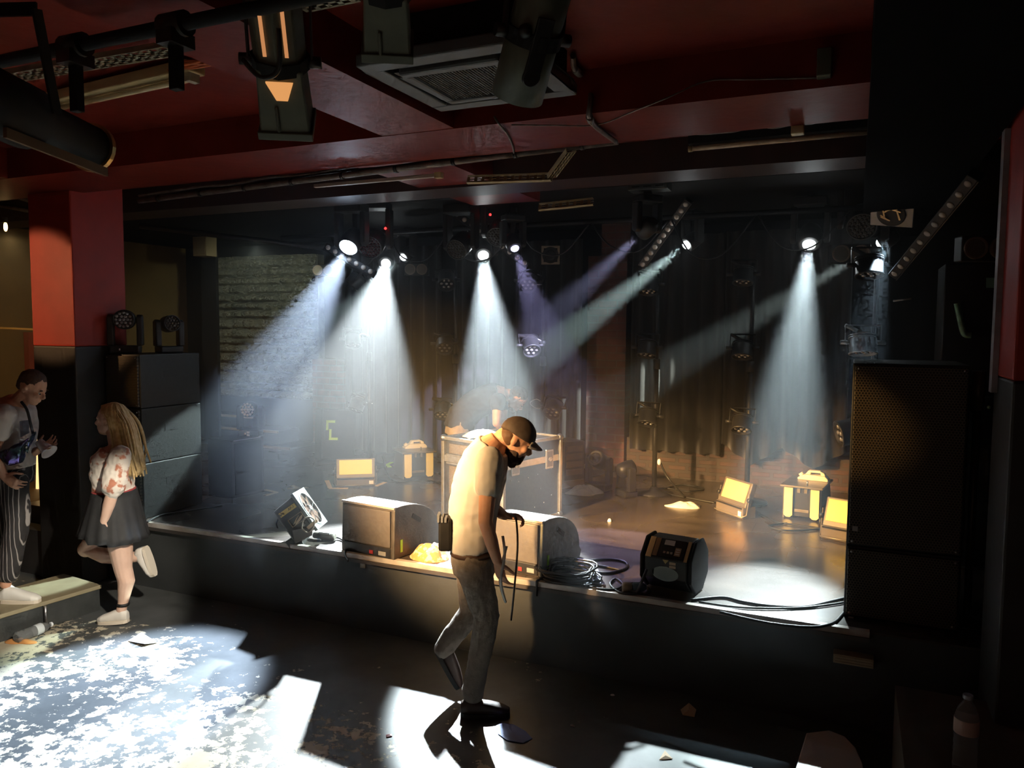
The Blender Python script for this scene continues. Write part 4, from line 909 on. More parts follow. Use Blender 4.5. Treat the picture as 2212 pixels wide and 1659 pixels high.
MB().box((-0.02, -0.09, -0.262), (0.03, -0.083, -0.245)).build('white_sticker', WHITEP, t)
moving_head('dark wash light at the back of the left stack, turned aside', V((SX1 - 0.15, SY1 - 0.2, zs[3] + 0.255)), (0.9, -0.3, 0.1), MATS['dark_lens'], 0.075, hang=False, dots=2, group='wash lights standing on boxes')
# scenic fan
ctr = dep(671, 1097, 5.9); ax = (RIGHT * 0.80 + V((0, 0, 1)) * 0.56 + (RC @ V((0, 0, -1))) * 0.05).normalized()
toc = (CAM - ctr).normalized(); X = (toc - ax * toc.dot(ax)).normalized(); Y = ax.cross(X); Mf = Matrix((X, Y, ax)).transposed()
t = thing('stage_fan', 'tilted black stage fan with a silver square front at the left stage edge', 'fan', ctr, Mf)
FANB = mat('fan_dark_plastic', (0.040, 0.033, 0.028), 0.5, 0, (0.055, 0.046, 0.04), 15)
s = 0.165; b = MB(); n = 32
vs = []
for k in range(n):
    an = 2 * PI * k / n; c_, s_ = math.cos(an), math.sin(an); m_ = max(abs(c_), abs(s_)); vs.append((s * c_ / m_, s * s_ / m_, 0))
inn = [(0.142 * math.cos(2 * PI * k / n), 0.142 * math.sin(2 * PI * k / n), 0) for k in range(n)]
allv = vs + inn + [(x, y, -0.022) for x, y, _ in vs] + [(x, y, -0.022) for x, y, _ in inn]
fs = []
for k in range(n):
    j = (k + 1) % n; fs += [(k, j, n + j, n + k), (2 * n + k, 3 * n + k, 3 * n + j, 2 * n + j), (k, 2 * n + k, 2 * n + j, j), (n + k, n + j, 3 * n + j, 3 * n + k)]
b.add(allv, fs); b.build('front_frame', mat('fan_silver', (0.17, 0.19, 0.19), 0.5, 0.2, (0.14, 0.155, 0.155), 20), t, bevel=0.002)
MB().ring((0, 0, 0.001), (0, 0, 1), 0.134, 0.147, 0.004, 36).build('rim', mat('bright_rim', (0.8, 0.8, 0.8), 0.3, 0.6), t)
b = MB(); q = 0.15; oo = 0.135; b.hexa([(-oo, -oo, -0.21), (oo, -oo, -0.21), (oo, oo, -0.21), (-oo, oo, -0.21), (-q, -q, -0.0235), (q, -q, -0.0235), (q, q, -0.0235), (-q, q, -0.0235)]); b.build('housing', FANB, t, bevel=0.012)
MB().cyl((0, 0, -0.0233), (0, 0, -0.021), 0.14, n=32).build('fan_well', mat('fan_well_brown', (0.10, 0.05, 0.035), 0.5), t)
for k in range(5):
    bl = MB(); a0 = 2 * PI * k / 5; bl.M = Matrix.Rotation(a0, 4, 'Z') @ Matrix.Rotation(R(28), 4, 'X'); bl.prism([(0.03, -0.022), (0.128, -0.042), (0.132, 0.03), (0.04, 0.024)], -0.004, -0.001, 'z'); 
    bl.M = Matrix.Identity(4); 
    for i in range(len(bl.v)): bl.v[i].z = max(bl.v[i].z * 0.25 - 0.012, -0.0205)
    bl.build('blade', mat('fan_blade', (0.13, 0.07, 0.05), 0.35), t)
b = MB(); b.ball((0, 0, 0.0), (0.028, 0.028, 0.01), 14, 6)
b.build('hub', mat('fan_hub', (0.3, 0.3, 0.3), 0.35, 0.6), t)
b = MB()
for k in range(8):
    an = 2 * PI * k / 8; b.bar((0.02 * math.cos(an), 0.02 * math.sin(an), 0.006), (0.138 * math.cos(an + 0.2), 0.138 * math.sin(an + 0.2), 0.004), 0.004, 0.004)
b.build('guard', STEEL, t)
YEL = mat('yellow_label_vinyl', (0.85, 0.62, 0.16), 0.5)
MB().hexa([(0.1435, -0.10, -0.18), (0.1465, -0.10, -0.18), (0.1465, -0.065, -0.18), (0.1435, -0.065, -0.18), (0.1495, -0.10, -0.035), (0.1525, -0.10, -0.035), (0.1525, -0.065, -0.035), (0.1495, -0.065, -0.035)]).build('yellow_label', YEL, t)
INK = mat('label_ink', (0.05, 0.04, 0.03), 0.6)
tn = math.atan2(0.006, 0.145)
def on_side(y, z, x=0.1535): 
    M = Matrix(((0, 0, 1), (0, -1, 0), (1, 0, 0))).to_4x4(); M.translation = V((x - (0.035 - 0.035) - (-0.035 - z) * 0.041, y, z)); return M
text_mesh('label_text', 'AF-1', 0.028, INK, t, on_side(-0.083, -0.075))
b = MB()
for k in range(5): b.cbox((0.1480, -0.083 + 0.006 * math.sin(k * 2.2), -0.175 + 0.007 * k), (0.003, 0.018 - 0.003 * (k % 2), 0.004))
b.build('small_print', INK, t)
PL = mat('pale_print', (0.62, 0.48, 0.32), 0.6)
b = MB(); z0, z1, y0, y1 = -0.15, -0.03, -0.02, 0.045; xx = 0.1515
for (ya, yb, za, zb2) in ((y0, y0 + 0.003, z0, z1), (y1 - 0.003, y1, z0, z1), (y0, y1, z0, z0 + 0.003), (y0, y1, z1 - 0.003, z1)): b.box((xx - 0.006, ya, za), (xx, yb, zb2))
b.build('logo_border', PL, t)
b = MB()
for poly in ([(-0.135, 0.030), (-0.09, 0.004), (-0.055, -0.010), (-0.065, 0.0), (-0.095, 0.015), (-0.11, 0.028)], [(-0.125, 0.040), (-0.10, 0.024), (-0.06, 0.008), (-0.035, 0.004), (-0.045, 0.020), (-0.075, 0.034), (-0.105, 0.041)]):
    b.add([(xx + 0.0005, y, z) for (z, y) in poly] + [(xx - 0.006, y, z) for (z, y) in poly], [tuple(range(len(poly)))] + [(i, (i + 1) % len(poly), (i + 1) % len(poly) + len(poly), i + len(poly)) for i in range(len(poly))])
b.build('logo', PL, t, fix=False)
MB().cyl((0.148, 0.075, -0.07), (0.153, 0.075, -0.07), 0.012, n=14).build('bolt', STEEL, t)
b = MB(); b.prism([(0.06, -0.16), (0.155, -0.20), (0.175, -0.06), (0.12, -0.02)], 0.155, 0.165, 'x'); b.build('mounting_plate', mat('plate_grey', (0.15, 0.14, 0.13), 0.5), t, bevel=0.002)
b = MB(); b.prism([(0.10, -0.27), (0.20, -0.27), (0.215, -0.17), (0.12, -0.15)], -0.10, 0.12, 'x'); b.build('foot_block', BLACK, t, bevel=0.006)
MB().hexa([(0.166, 0.10, -0.06), (0.168, 0.10, -0.06), (0.168, 0.125, -0.055), (0.166, 0.125, -0.055), (0.166, 0.09, 0.035), (0.168, 0.09, 0.035), (0.168, 0.115, 0.04), (0.166, 0.115, 0.04)]).build('pale_label', PL, t)
Mi = Mf.inverted()
L2 = lambda px, py, d: Mi @ (dep(px, py, d) - ctr)
MB().tube(spline([L2(604, 1116, 5.95), L2(597, 1130, 5.9), L2(600, 1142, 5.9)], 5), 0.007, n=6).build('loop_cable', RUBBER, t)
MB().tube(spline([L2(652, 1142, 5.7), L2(655, 1124, 5.68), L2(668, 1117, 5.68), L2(679, 1124, 5.7), L2(676, 1140, 5.72), L2(664, 1150, 5.72), L2(652, 1142, 5.7)], 6), 0.006, n=6).build('hanging_cable', mat('pale_cable', (0.30, 0.25, 0.2), 0.5), t)
# connector lying on the cable from the fan
p, q = onz(678, 1156, ST + 0.03), onz(724, 1160, ST + 0.03)
t = thing('cable_connector', 'chunky inline power connector on the floor between fan and monitor', 'connector', p, lookrot(q - p)); L = (q - p).length
MB().lathe([(0.02, 0), (0.024, 0.01), (0.024, L * 0.35), (0.03, L * 0.38), (0.03, L * 0.9), (0.02, L)], ax=(0, 0, -1), n=14).build('plug_body', mat('grey_brown_plug', (0.20, 0.17, 0.15), 0.5), t)
MB().box((-0.02, 0.02, -L * 0.8), (0.02, 0.034, -L * 0.3)).build('latch', WHITEP, t)
MB().ball((0.0, -0.01, -L * 0.25), (0.02, 0.018, 0.03)).build('blue_cap', mat('blue_plug', (0.06, 0.2, 0.45), 0.4), t)
pts = [onz(724, 1160, ST + 0.02), onz(736, 1164, ST + 0.012), onz(752, 1178, ST + 0.01), onz(745, 1195, ST + 0.01), onz(752, 1212, ST + 0.01)]
tag(MB().tube(spline(pts, 5), 0.007, n=6).build('cable', RUBBER), 'short black cable from the inline connector past the black monitor', 'cable')
# black effects unit at the stage edge
c = onz(1432, 1289, ST); t = thing('effects_machine', 'black eight-sided effects machine with a control panel at the stage edge', 'effects machine', c, R(-8))
Wd, rr_ = 0.335, 0.165
octo = [(rr_ * 1.04 * math.cos(R(22.5 + 45 * k)), 0.165 + rr_ * 1.06 * math.sin(R(22.5 + 45 * k))) for k in range(8)]
octo = [(y + 0.19, max(0.012, z)) for y, z in octo]
MB().prism(octo, -Wd / 2 + 0.03, Wd / 2 - 0.03, 'x').build('body', BLACK, t, bevel=0.01)
oc2 = [(0.19 + (y - 0.19) * 1.04, max(0.0, 0.165 + (z - 0.165) * 1.04)) for y, z in octo]
for sx in (-1, 1): MB().prism(oc2, sx * Wd / 2 - 0.02 if sx > 0 else -Wd / 2, sx * Wd / 2 if sx > 0 else -Wd / 2 + 0.02, 'x').build('end_plate', BLACKM, t, bevel=0.008)
# sloping face toward the hall
k0, k1 = octo[2], octo[3]  # upper facet and front-upper facet corners
fa, fb = V((0, octo[3][0], octo[3][1])), V((0, octo[2][0], octo[2][1])); up_ = (fb - fa).normalized(); nn = V((0, -up_.z, up_.y)); 
def facet(name, x0, x1, s0, s1, m, e=0.004, parent=None):
    fl = (fb - fa).length; a_ = fa + up_ * (fl * s0); b_ = fa + up_ * (fl * s1)
    return MB().hexa([a_ + V((x0, 0, 0)), a_ + V((x1, 0, 0)), b_ + V((x1, 0, 0)), b_ + V((x0, 0, 0)), a_ + V((x0, 0, 0)) + nn * e, a_ + V((x1, 0, 0)) + nn * e, b_ + V((x1, 0, 0)) + nn * e, b_ + V((x0, 0, 0)) + nn * e]).build(name, m, parent or t)
TAN = mat('tan_tape', (0.62, 0.44, 0.24), 0.6, 0, (0.52, 0.36, 0.20), 14)
facet('tan_strip', -0.13, -0.095, -0.05, 1.02, TAN, 0.006); facet('tan_strip', 0.115, 0.135, -0.05, 1.02, TAN, 0.006); facet('brown_strip', -0.09, -0.06, 0.05, 1.0, mat('brown_tape', (0.28, 0.17, 0.09), 0.6), 0.005)
cp = facet('control_panel', -0.055, 0.105, 0.02, 0.98, BLACK, 0.008)
facet('white_sticker', -0.03, 0.035, 0.66, 0.92, WHITEP, 0.011)
facet('display', -0.03, 0.04, 0.18, 0.58, RUBBER, 0.010); facet('switch_plate', 0.048, 0.085, 0.16, 0.58, mat('tan_plate', (0.42, 0.30, 0.20), 0.5), 0.011)
for x, s_ in ((-0.015, 0.26), (0.008, 0.26), (0.03, 0.26)): facet('button', x - 0.007, x + 0.007, s_ - 0.05, s_ + 0.05, mat('grey_button', (0.45, 0.40, 0.34), 0.5), 0.014)
for s_ in (0.24, 0.36, 0.48): facet('text_line', 0.054, 0.08, s_ - 0.02, s_ + 0.02, WHITEP, 0.013)
f1, f2 = V((0, octo[4][0], octo[4][1])), V((0, octo[3][0], octo[3][1]))
def facet2(name, poly, m, e=0.003):
    d = (f2 - f1); n2 = V((0, -1, 0)); vs = [f1 + V((x, 0, 0)) + d * s_ for x, s_ in poly]; k = len(poly)
    return MB().add(vs + [v + n2 * e for v in vs], [tuple(range(k)), tuple(range(2 * k - 1, k - 1, -1))] + [(i, (i + 1) % k, (i + 1) % k + k, i + k) for i in range(k)]).build(name, m, t)
facet2('warning_triangle', [(-0.02, 0.93), (0.02, 0.93), (0.0, 0.74)], mat('dull_yellow', (0.55, 0.42, 0.16), 0.5))
facet2('pale_sticker', [(0.025, 0.74), (0.065, 0.74), (0.065, 0.86), (0.025, 0.86)], PL); facet2('pale_sticker', [(0.025, 0.58), (0.065, 0.58), (0.065, 0.70), (0.025, 0.70)], PL)
facet2('dark_lens', [(-0.09 + 0.085 * math.cos(2 * PI * i / 20) + 0.09, 0.28 + 0.34 * math.sin(2 * PI * i / 20)) for i in range(20)], mat('green_black_glass', (0.015, 0.03, 0.022), 0.1, 0, spec=1.0))
MB().tube(spline([(-0.10, -0.02, 0.16), (-0.12, -0.06, 0.08), (-0.15, -0.06, 0.02), (-0.2, -0.04, 0.02), (-0.2, 0.0, 0.05)], 6), 0.009, n=7).build('power_lead', RUBBER, t)
# plug and connector by the machine
p = onz(1365, 1268, ST + 0.03); t = thing('mains_plug', 'blue and grey mains plug left of the effects machine', 'plug', p, lookrot(RIGHT))
MB().lathe([(0.018, 0), (0.03, 0.01), (0.032, 0.06), (0.024, 0.075), (0.014, 0.09)], ax=(0, 0, -1), n=14).build('plug_body', mat('plug_blue', (0.05, 0.10, 0.17), 0.4), t)
MB().lathe([(0.028, -0.06), (0.03, -0.05), (0.03, -0.005), (0.02, 0)], ax=(0, 0, -1), n=14).build('socket_body', mat('plug_grey', (0.3, 0.29, 0.27), 0.5), t)
# cable coil and loose cables
c = onz(1228, 1250, ST); rr = random.Random(11); pts = []
for k in range(9 * 16):
    an = 2 * PI * k / 16; lp = k // 16; r_ = 0.165 + 0.02 * math.sin(lp * 2.1) + 0.012 * math.sin(an * 2 + lp)
    pts.append(c + V((r_ * math.cos(an) + 0.03 * math.sin(lp * 1.7), r_ * 0.95 * math.sin(an) + 0.03 * math.cos(lp * 2.3), 0.012 + 0.010 * lp + 0.005 * math.sin(an * 3))))
pts = pts[:-6] + [onz(1185, 1240, ST + 0.03), onz(1160, 1255, ST + 0.015), V((onz(1150, 1266, ST).x, 4.50, ST + 0.012)), V((onz(1150, 1266, ST).x + 0.01, 4.475, ST - 0.08))]
tag(MB().tube(pts, 0.0075, n=6).build('cable_coil', RUBBER), 'coil of black cable on the stage edge right of the grey monitor', 'cable')
def cable(label, pp, r=0.008, m=RUBBER, name='cable', z=0.01, grp=None):
    return tag(MB().tube(spline([onz(x, y, ST + z) for x, y in pp], 7), r, n=6).build(name, m), label, 'cable', grp)
cable('two-turn loop of cable behind the coil near the steel plate', [(1240, 1228), (1270, 1212), (1320, 1208), (1352, 1215), (1350, 1228), (1310, 1238), (1265, 1230), (1290, 1222), (1345, 1232)], 0.009)
cable('cable running from the coil along the edge to the blue plug', [(1255, 1262), (1290, 1271), (1330, 1273), (1345, 1262), (1330, 1250), (1318, 1262), (1340, 1280), (1375, 1283)], 0.007)
cable('upper of the long black cables leading to the right stack', [(1492, 1296), (1560, 1290), (1605, 1300), (1670, 1309), (1740, 1310), (1790, 1300), (1832, 1290)], 0.009)
cable('lower of the long black cables leading to the right stack', [(1510, 1300), (1580, 1310), (1660, 1314), (1740, 1312), (1800, 1305), (1834, 1299)], 0.007)
cable('black cable curving along the stage edge below the right stack', [(1555, 1322), (1640, 1342), (1710, 1352), (1765, 1354), (1800, 1345), (1818, 1328), (1830, 1312)], 0.008)
cable('cables bundled on the floor before the left steel box', [(820, 1038), (870, 1040), (915, 1036), (950, 1044), (968, 1052)], 0.009)
cable('thin cable hanging at the light stand and crossing to the yellow flood', [(826, 985), (835, 1020), (850, 1038), (880, 1042), (930, 1040)], 0.006)
cable('black cable trailing over the stage to the left stack', [(318, 1128), (350, 1112), (400, 1104), (440, 1098), (480, 1092)], 0.008)
cable('loose cables in front of the right steel box', [(1640, 1110), (1680, 1128), (1720, 1134), (1770, 1142), (1700, 1146), (1660, 1136), (1700, 1130)], 0.008)
cable('tangle of black cable at the foot of the light stand right of the column', [(1380, 1058), (1440, 1055), (1490, 1062), (1520, 1055), (1470, 1048), (1430, 1062), (1500, 1078), (1545, 1086)], 0.009)
pts = [ony(1425, 995, 7.45), ony(1432, 1012, 7.4), ony(1445, 1035, 7.3), onz(1480, 1075, ST + 0.01)]
tag(MB().tube(spline(pts, 6), 0.01, n=7).build('cable', RUBBER), 'black cable hanging diagonally off the stand right of the column', 'cable')
p = ony(1424, 998, 7.43); tag(MB().ball(p, (0.02, 0.02, 0.032), 12, 8).build('cable_plug', mat('bright_plug', (0.7, 0.75, 0.8), 0.3)), 'small bright connector on the hanging cable right of the column', 'connector')
a = onz(1215, 1222, ST); c = onz(1262, 1203, ST); e = onz(1312, 1240, ST); f = onz(1290, 1262, ST)
b = MB(); q4 = [onz(1216, 1221, ST + 0.003), onz(1250, 1203, ST + 0.003), onz(1292, 1232, ST + 0.003), onz(1306, 1265, ST + 0.003), onz(1262, 1262, ST + 0.003)]
b.add(q4 + [v + V((0, 0, 0.006)) for v in q4], [tuple(range(5)), tuple(range(9, 4, -1))] + [(i, (i + 1) % 5, (i + 1) % 5 + 5, i + 5) for i in range(5)])
tag(b.build('steel_plate', mat('blue_grey_plate', (0.20, 0.22, 0.26), 0.4, 0.3)), 'flat blue-grey plate lying under the cable coil', 'plate')
# small rack behind the flight case
A, B = onz(1218, 1040, ST), onz(1262, 1035, ST); t = thing('amplifier_rack', 'small dark rack left of the foot of the brick column', 'rack', A, zrot(A, B)); w = (B - A).length
MB().box((0, 0, 0), (w, 0.3, 0.42)).build('body', BLACK, t, bevel=0.006)
for k in range(4): MB().box((0.03, -0.008, 0.06 + 0.085 * k), (w - 0.03, 0, 0.12 + 0.085 * k)).build('unit_front', mat('rack_brown', (0.06, 0.04, 0.03), 0.5), t, bevel=0.002)
# black case with green corner marks, left of stage
A, B = onz(694, 1000, ST), onz(768, 992, ST); t = thing('taped_case', 'tilted black case with green tape corners at the back left', 'case', A + V((0, 0, 0.035)), Euler((R(-6), R(5), zrot(A, B)))); w = (B - A).length
MB().box((0, 0, 0), (w, 0.22, 0.62)).build('body', BLACKM, t, bevel=0.02)
for (x, z, sz) in ((0.05, 0.48, 1), (0.09, 0.24, -1)):
    b = MB(); b.box((x, -0.004, z - 0.12 if sz > 0 else z), (x + 0.03, 0, z if sz > 0 else z + 0.13)); b.build('green_tape', GRN, t); MB().box((x + 0.03, -0.004, z - 0.03 if sz > 0 else z), (x + 0.115, 0, z if sz > 0 else z + 0.03)).build('green_tape', GRN, t)
# tape marks on the stage
TAPE = mat('cream_tape', (0.72, 0.58, 0.40), 0.6)
def strip_poly(b, p, q, w):
    d = (q - p).normalized(); s_ = V((-d.y, d.x, 0)) * w / 2; e = V((0, 0, 0.0025))
    b.hexa([p - s_, q - s_, q + s_, p + s_, p - s_ + e, q - s_ + e, q + s_ + e, p + s_ + e])
def tape(label, segs, m=TAPE, w=0.045):
    b = MB()
    for (x0, y0, x1, y1) in segs: strip_poly(b, onz(x0, y0, ST + 0.0005), onz(x1, y1, ST + 0.0005), w)
    return tag(b.build('tape_mark', m, fix=False), label, 'tape mark', 'tape marks on the stage floor')
tape('cream arrow-shaped tape mark beside the black box', [(572, 1058, 598, 1064), (598, 1064, 572, 1070)])
tape('cream forked tape mark behind the fan', [(630, 1049, 648, 1056), (622, 1055, 648, 1056), (648, 1056, 664, 1053)])
tape('cream L-shaped tape mark left of the yellow flood panel', [(706, 1038, 713, 1054), (711, 1055, 752, 1055)])
tape('cream tape angle right of the yellow flood panel', [(812, 1050, 832, 1042)])
tape('green tape arrow beside the left steel box', [(836, 1004, 848, 998), (836, 1004, 842, 1009)], GRN, 0.05)
tape('short white tape patch on the stage edge beside the man', [(990, 1230, 1008, 1234)], WHITEP, 0.05)
for (px, py, lb) in ((1317, 1126, 'small crumpled white scrap in the middle of the stage'),):
    cloth_blob('paper_scrap', lb, 'paper scrap', onz(px, py, ST), 0.022, 0.018, 0.03, WHITEP, 6)
p = ony(1042 - 258, 1218, 4.535); tag(MB().box((p.x - 0.022, 4.532, p.z - 0.03), (p.x + 0.022, 4.54, p.z + 0.03)).build('tape_patch', mat('dirty_tape', (0.35, 0.33, 0.27), 0.7)), 'pale tape patch on the stage front below the black monitor', 'tape')
# stairs at the back left with pale nosings
t = thing('stage_stairs', 'dark stairs with pale nosings at the back left of the stage', 'stairs', ony(540, 1000, 8.1)); t.location.z = ST; o0 = t.location.copy()
for (y, px0, px1, py) in ((8.02, 452, 626, 968), (8.2, 452, 600, 932), (8.38, 452, 545, 900)):
    p = ony(px0, py + 4, y); q = ony(px1, py, y)
    s_ = MB().box((p.x - o0.x, y - o0.y, 0), (q.x - o0.x, 8.64 - o0.y, q.z - ST)).build('step', BLKP, t)
    MB().box((p.x - o0.x, y - o0.y - 0.006, q.z - ST - 0.028), (q.x - o0.x, y - o0.y + 0.02, q.z - ST + 0.004)).build('nosing', mat('nosing_tape', (0.62, 0.52, 0.42), 0.6), s_)
# gear in the dark wing at the right
t = thing('dimmer_rack', 'dark equipment rack in the wing behind the right stack', 'rack', (0.55, 6.1, ST))
MB().box((0, 0, 0), (0.75, 0.5, 2.1)).build('body', BLACK, t, bevel=0.008)
for k in range(5): MB().box((0.04, -0.006, 0.75 + 0.11 * k), (0.71, 0, 0.84 + 0.11 * k)).build('unit_front', BLACKM, t, bevel=0.002)
for (x, z) in ((0.3, 1.12), (0.62, 0.9)): MB().ball((x, -0.01, z), 0.012).build('glint_dot', mat('green_glint', (0.2, 0.4, 0.25), 0.3), t)  # green glints on the dark gear put in as coloured dots
GH = mat('green_hose', (0.22, 0.42, 0.26), 0.5, 0, (0.10, 0.18, 0.12), 20)
tag(MB().tube(spline([ony(2068, 655, 6.075), ony(2074, 685, 6.075), ony(2083, 720, 6.075), ony(2098, 724, 6.075)], 6), 0.022, n=10).build('hose', GH), 'short curved green hose in the dark wing at the right', 'hose')
tag(MB().hexa([ony(2130, 622, 6.08), ony(2152, 622, 6.08), ony(2152, 622, 6.098), ony(2130, 622, 6.098), ony(2130, 600, 6.08), ony(2152, 600, 6.08), ony(2152, 600, 6.098), ony(2130, 600, 6.098)]).build('green_card', mat('green_card', (0.20, 0.40, 0.30), 0.5)), 'pale green card beside the red pillar at the right', 'card')
tag(MB().tube([dep(1930, 650, 5.9), dep(1968, 645, 5.9)], 0.008, n=6).build('wall_strip', mat('pale_strip', (0.6, 0.6, 0.6), 0.5)), 'thin white strip in the dark right of the top par can', 'strip')
x_, y_ = 0.63, 4.9; t = thing('pole', 'dull metal pole between the right stack and the red pillar', 'pole', (x_, y_, ST))
MB().cyl((0, 0, 0), (0, 0, 1.2), 0.02, n=10).build('lower_tube', mat('dull_pole', (0.10, 0.09, 0.08), 0.4, 0.5), t)
MB().cyl((0, 0, 1.2), (0, 0, 1.42), 0.034, n=12).build('upper_sleeve', mat('dull_pole2', (0.16, 0.14, 0.12), 0.4, 0.4), t)
MB().lathe([(0.12, 0), (0.12, 0.01), (0.03, 0.03)], n=18).build('foot', BLACK, t)
# ------------------------------------------------------------------ people
from mathutils import noise as mnoise
UP = V((0, 0, 1)); FW = V((-math.sin(R(24)), math.cos(R(24)), 0)); RT = V((math.cos(R(24)), math.sin(R(24)), 0))
def loft(b, secs, n=20, p=2.0):
    # secs: (centre, half vector a, half vector c)
    vs = []; fs = []
    for c, a, e in secs:
        for i in range(n):
            t = 2 * PI * i / n; ct, st_ = math.cos(t), math.sin(t)
            x = math.copysign(abs(ct) ** (2 / p), ct); y = math.copysign(abs(st_) ** (2 / p), st_)
            vs.append(V(c) + V(a) * x + V(e) * y)
    for k in range(len(secs) - 1):
        for i in range(n): fs.append((k * n + i, k * n + (i + 1) % n, (k + 1) * n + (i + 1) % n, (k + 1) * n + i))
    b.add(vs, fs, True); b.add(vs[:n], [tuple(reversed(range(n)))]); b.add(vs[-n:], [tuple(range(n))])
def limb(b, pts, n=14):                                   # pts: (point, radius), rounded ends
    P = [V(p) for p, r in pts]; Rr = [r for p, r in pts]
    b.tube(P, 0, n, True, Rr); b.ball(P[0], Rr[0], 12, 8); b.ball(P[-1], Rr[-1], 12, 8)
    for p, r in zip(P[1:-1], Rr[1:-1]): b.ball(p, r * 0.99, 12, 8)
BK = {}
def bake(b, name, m, parent, voxel=0.007, smooth=4, amp=0.0, fr=9.0, top=False):
    o = b.build(name, m, None, fix=False); loc = o.location.copy()
    if 'ts' not in BK: BK['ts'] = bpy.data.scenes.new('bake')
    COL.objects.unlink(o); BK['ts'].collection.objects.link(o)
    md = o.modifiers.new('r', 'REMESH'); md.mode = 'VOXEL'; md.voxel_size = voxel; md.use_smooth_shade = True
    sm = o.modifiers.new('s', 'SMOOTH'); sm.iterations = smooth; sm.factor = 0.5
    vl = BK['ts'].view_layers[0]; vl.update(); dg = vl.depsgraph
    me = bpy.data.meshes.new_from_object(o.evaluated_get(dg))
    bpy.data.objects.remove(o)
    if amp:
        cs = []
        for v in me.vertices:
            q = v.co + loc
            k = mnoise.noise(V((q.x * fr, q.y * fr, q.z * fr * 0.8))) + 0.5 * mnoise.noise(q * fr * 2.3)
            cs += list(v.co + v.normal * (amp * k))
        me.vertices.foreach_set('co', cs); me.update()
    for p in me.polygons: p.use_smooth = True
    me.materials.clear(); me.materials.append(m); me.name = name
    n = bpy.data.objects.new(name, me); COL.objects.link(n); n.location = loc
    if parent is not None: n.parent = parent; n.matrix_parent_inverse = Matrix.Translation(parent.location).inverted()
    return n
def head(b, c, f, u, s, k=1.0):
    # skull, jaw, nose, brow, lips, ears: c centre of head, f forward, u up, s side
    M = Matrix((f, s, u)).transposed()
    E = lambda x, y, z, r: b.ball(c + f * x * k + s * y * k + u * z * k, tuple(q * k for q in r), 18, 12, M)
    E(-0.012, 0, 0.03, (0.098, 0.077, 0.092)); E(0.03, 0, -0.045, (0.06, 0.058, 0.072)); E(0.052, 0, -0.088, (0.032, 0.030, 0.026))
    E(0.070, 0, 0.018, (0.022, 0.05, 0.016)); E(0.0, 0, -0.03, (0.075, 0.066, 0.06))
    b.tube([c + (f * 0.082 + u * 0.012) * k, c + (f * 0.104 - u * 0.022) * k, c + (f * 0.110 - u * 0.034) * k], 0, 10, True, [0.008 * k, 0.012 * k, 0.013 * k])
    E(0.100, 0, -0.036, (0.012, 0.016, 0.010)); E(0.084, 0, -0.060, (0.012, 0.022, 0.006)); E(0.082, 0, -0.071, (0.012, 0.020, 0.007))
    for sg in (-1, 1):
        E(0.066, sg * 0.036, -0.02, (0.022, 0.022, 0.022)); E(-0.012, sg * 0.078, -0.006, (0.020, 0.008, 0.031)); E(-0.012, sg * 0.080, -0.006, (0.010, 0.009, 0.018))
def eyes(parent, c, f, u, s, k=1.0):
    W_ = mat('eye_white', (0.38, 0.34, 0.30), 0.45); I_ = mat('eye_dark', (0.03, 0.02, 0.015), 0.2); M = Matrix((f, s, u)).transposed()
    for sg in (-1, 1):
        p = c + (f * 0.076 + s * sg * 0.032 - u * 0.003) * k - parent.location
        e = MB().ball(p - f * 0.002 * k, 0.0105 * k, 12, 8).build('eye', W_, parent); MB().ball(p + f * 0.009 * k, 0.006 * k, 8, 6).build('iris', I_, e)
        l = MB(); l.ball(c + (f * 0.084 + s * sg * 0.034 + u * 0.022) * k - parent.location, (0.007 * k, 0.019 * k, 0.0045 * k), 10, 6, M); l.build('eyebrow', mat('brow_brown', (0.07, 0.04, 0.02), 0.8), parent)
def hand(b, w, d, nrm, thumb, curl=0.5, k=1.0, spread=0.15):
    # w wrist, d fingers direction, nrm palm normal (the way the fingers curl), thumb side direction
    d = V(d).normalized(); nrm = V(nrm); nrm = (nrm - d * nrm.dot(d)).normalized(); t = V(thumb); t = (t - d * t.dot(d) - nrm * t.dot(nrm)).normalized()
    loft(b, [(w - d * 0.01 * k, t * 0.026 * k, nrm * 0.018 * k), (w + d * 0.03 * k, t * 0.036 * k, nrm * 0.016 * k), (w + d * 0.07 * k, t * 0.042 * k, nrm * 0.014 * k), (w + d * 0.095 * k, t * 0.040 * k, nrm * 0.011 * k)], 14, 2.6)
    for i, (off, L, rr) in enumerate(((0.031, 0.072, 0.0088), (0.0105, 0.082, 0.0090), (-0.0105, 0.076, 0.0086), (-0.030, 0.060, 0.0078))):
        p = w + (d * 0.088 + t * off) * k; a = curl * (0.75 + 0.12 * i); dr = (d + t * (off * spread / 0.03)).normalized(); pts = [(p, rr * k * 1.05)]
        for j, fr_ in enumerate((0.45, 0.32, 0.25)):
            aa = a * (j + 0.6); dd = dr * math.cos(aa) + nrm * math.sin(aa); p = p + dd * L * fr_ * k; pts.append((p, rr * k * (1 - 0.09 * (j + 1))))
        limb(b, pts, 10)
    p0 = w + (d * 0.022 + t * 0.026) * k; a = V(t * 0.8 + d * 0.6 + nrm * 0.45).normalized(); p1 = p0 + a * 0.036 * k; a2 = (t * 0.35 + d * 0.85 + nrm * 0.5).normalized()
    limb(b, [(p0, 0.014 * k), (p1, 0.0115 * k), (p1 + a2 * 0.03 * k, 0.0098 * k), (p1 + a2 * 0.054 * k, 0.008 * k)], 10)
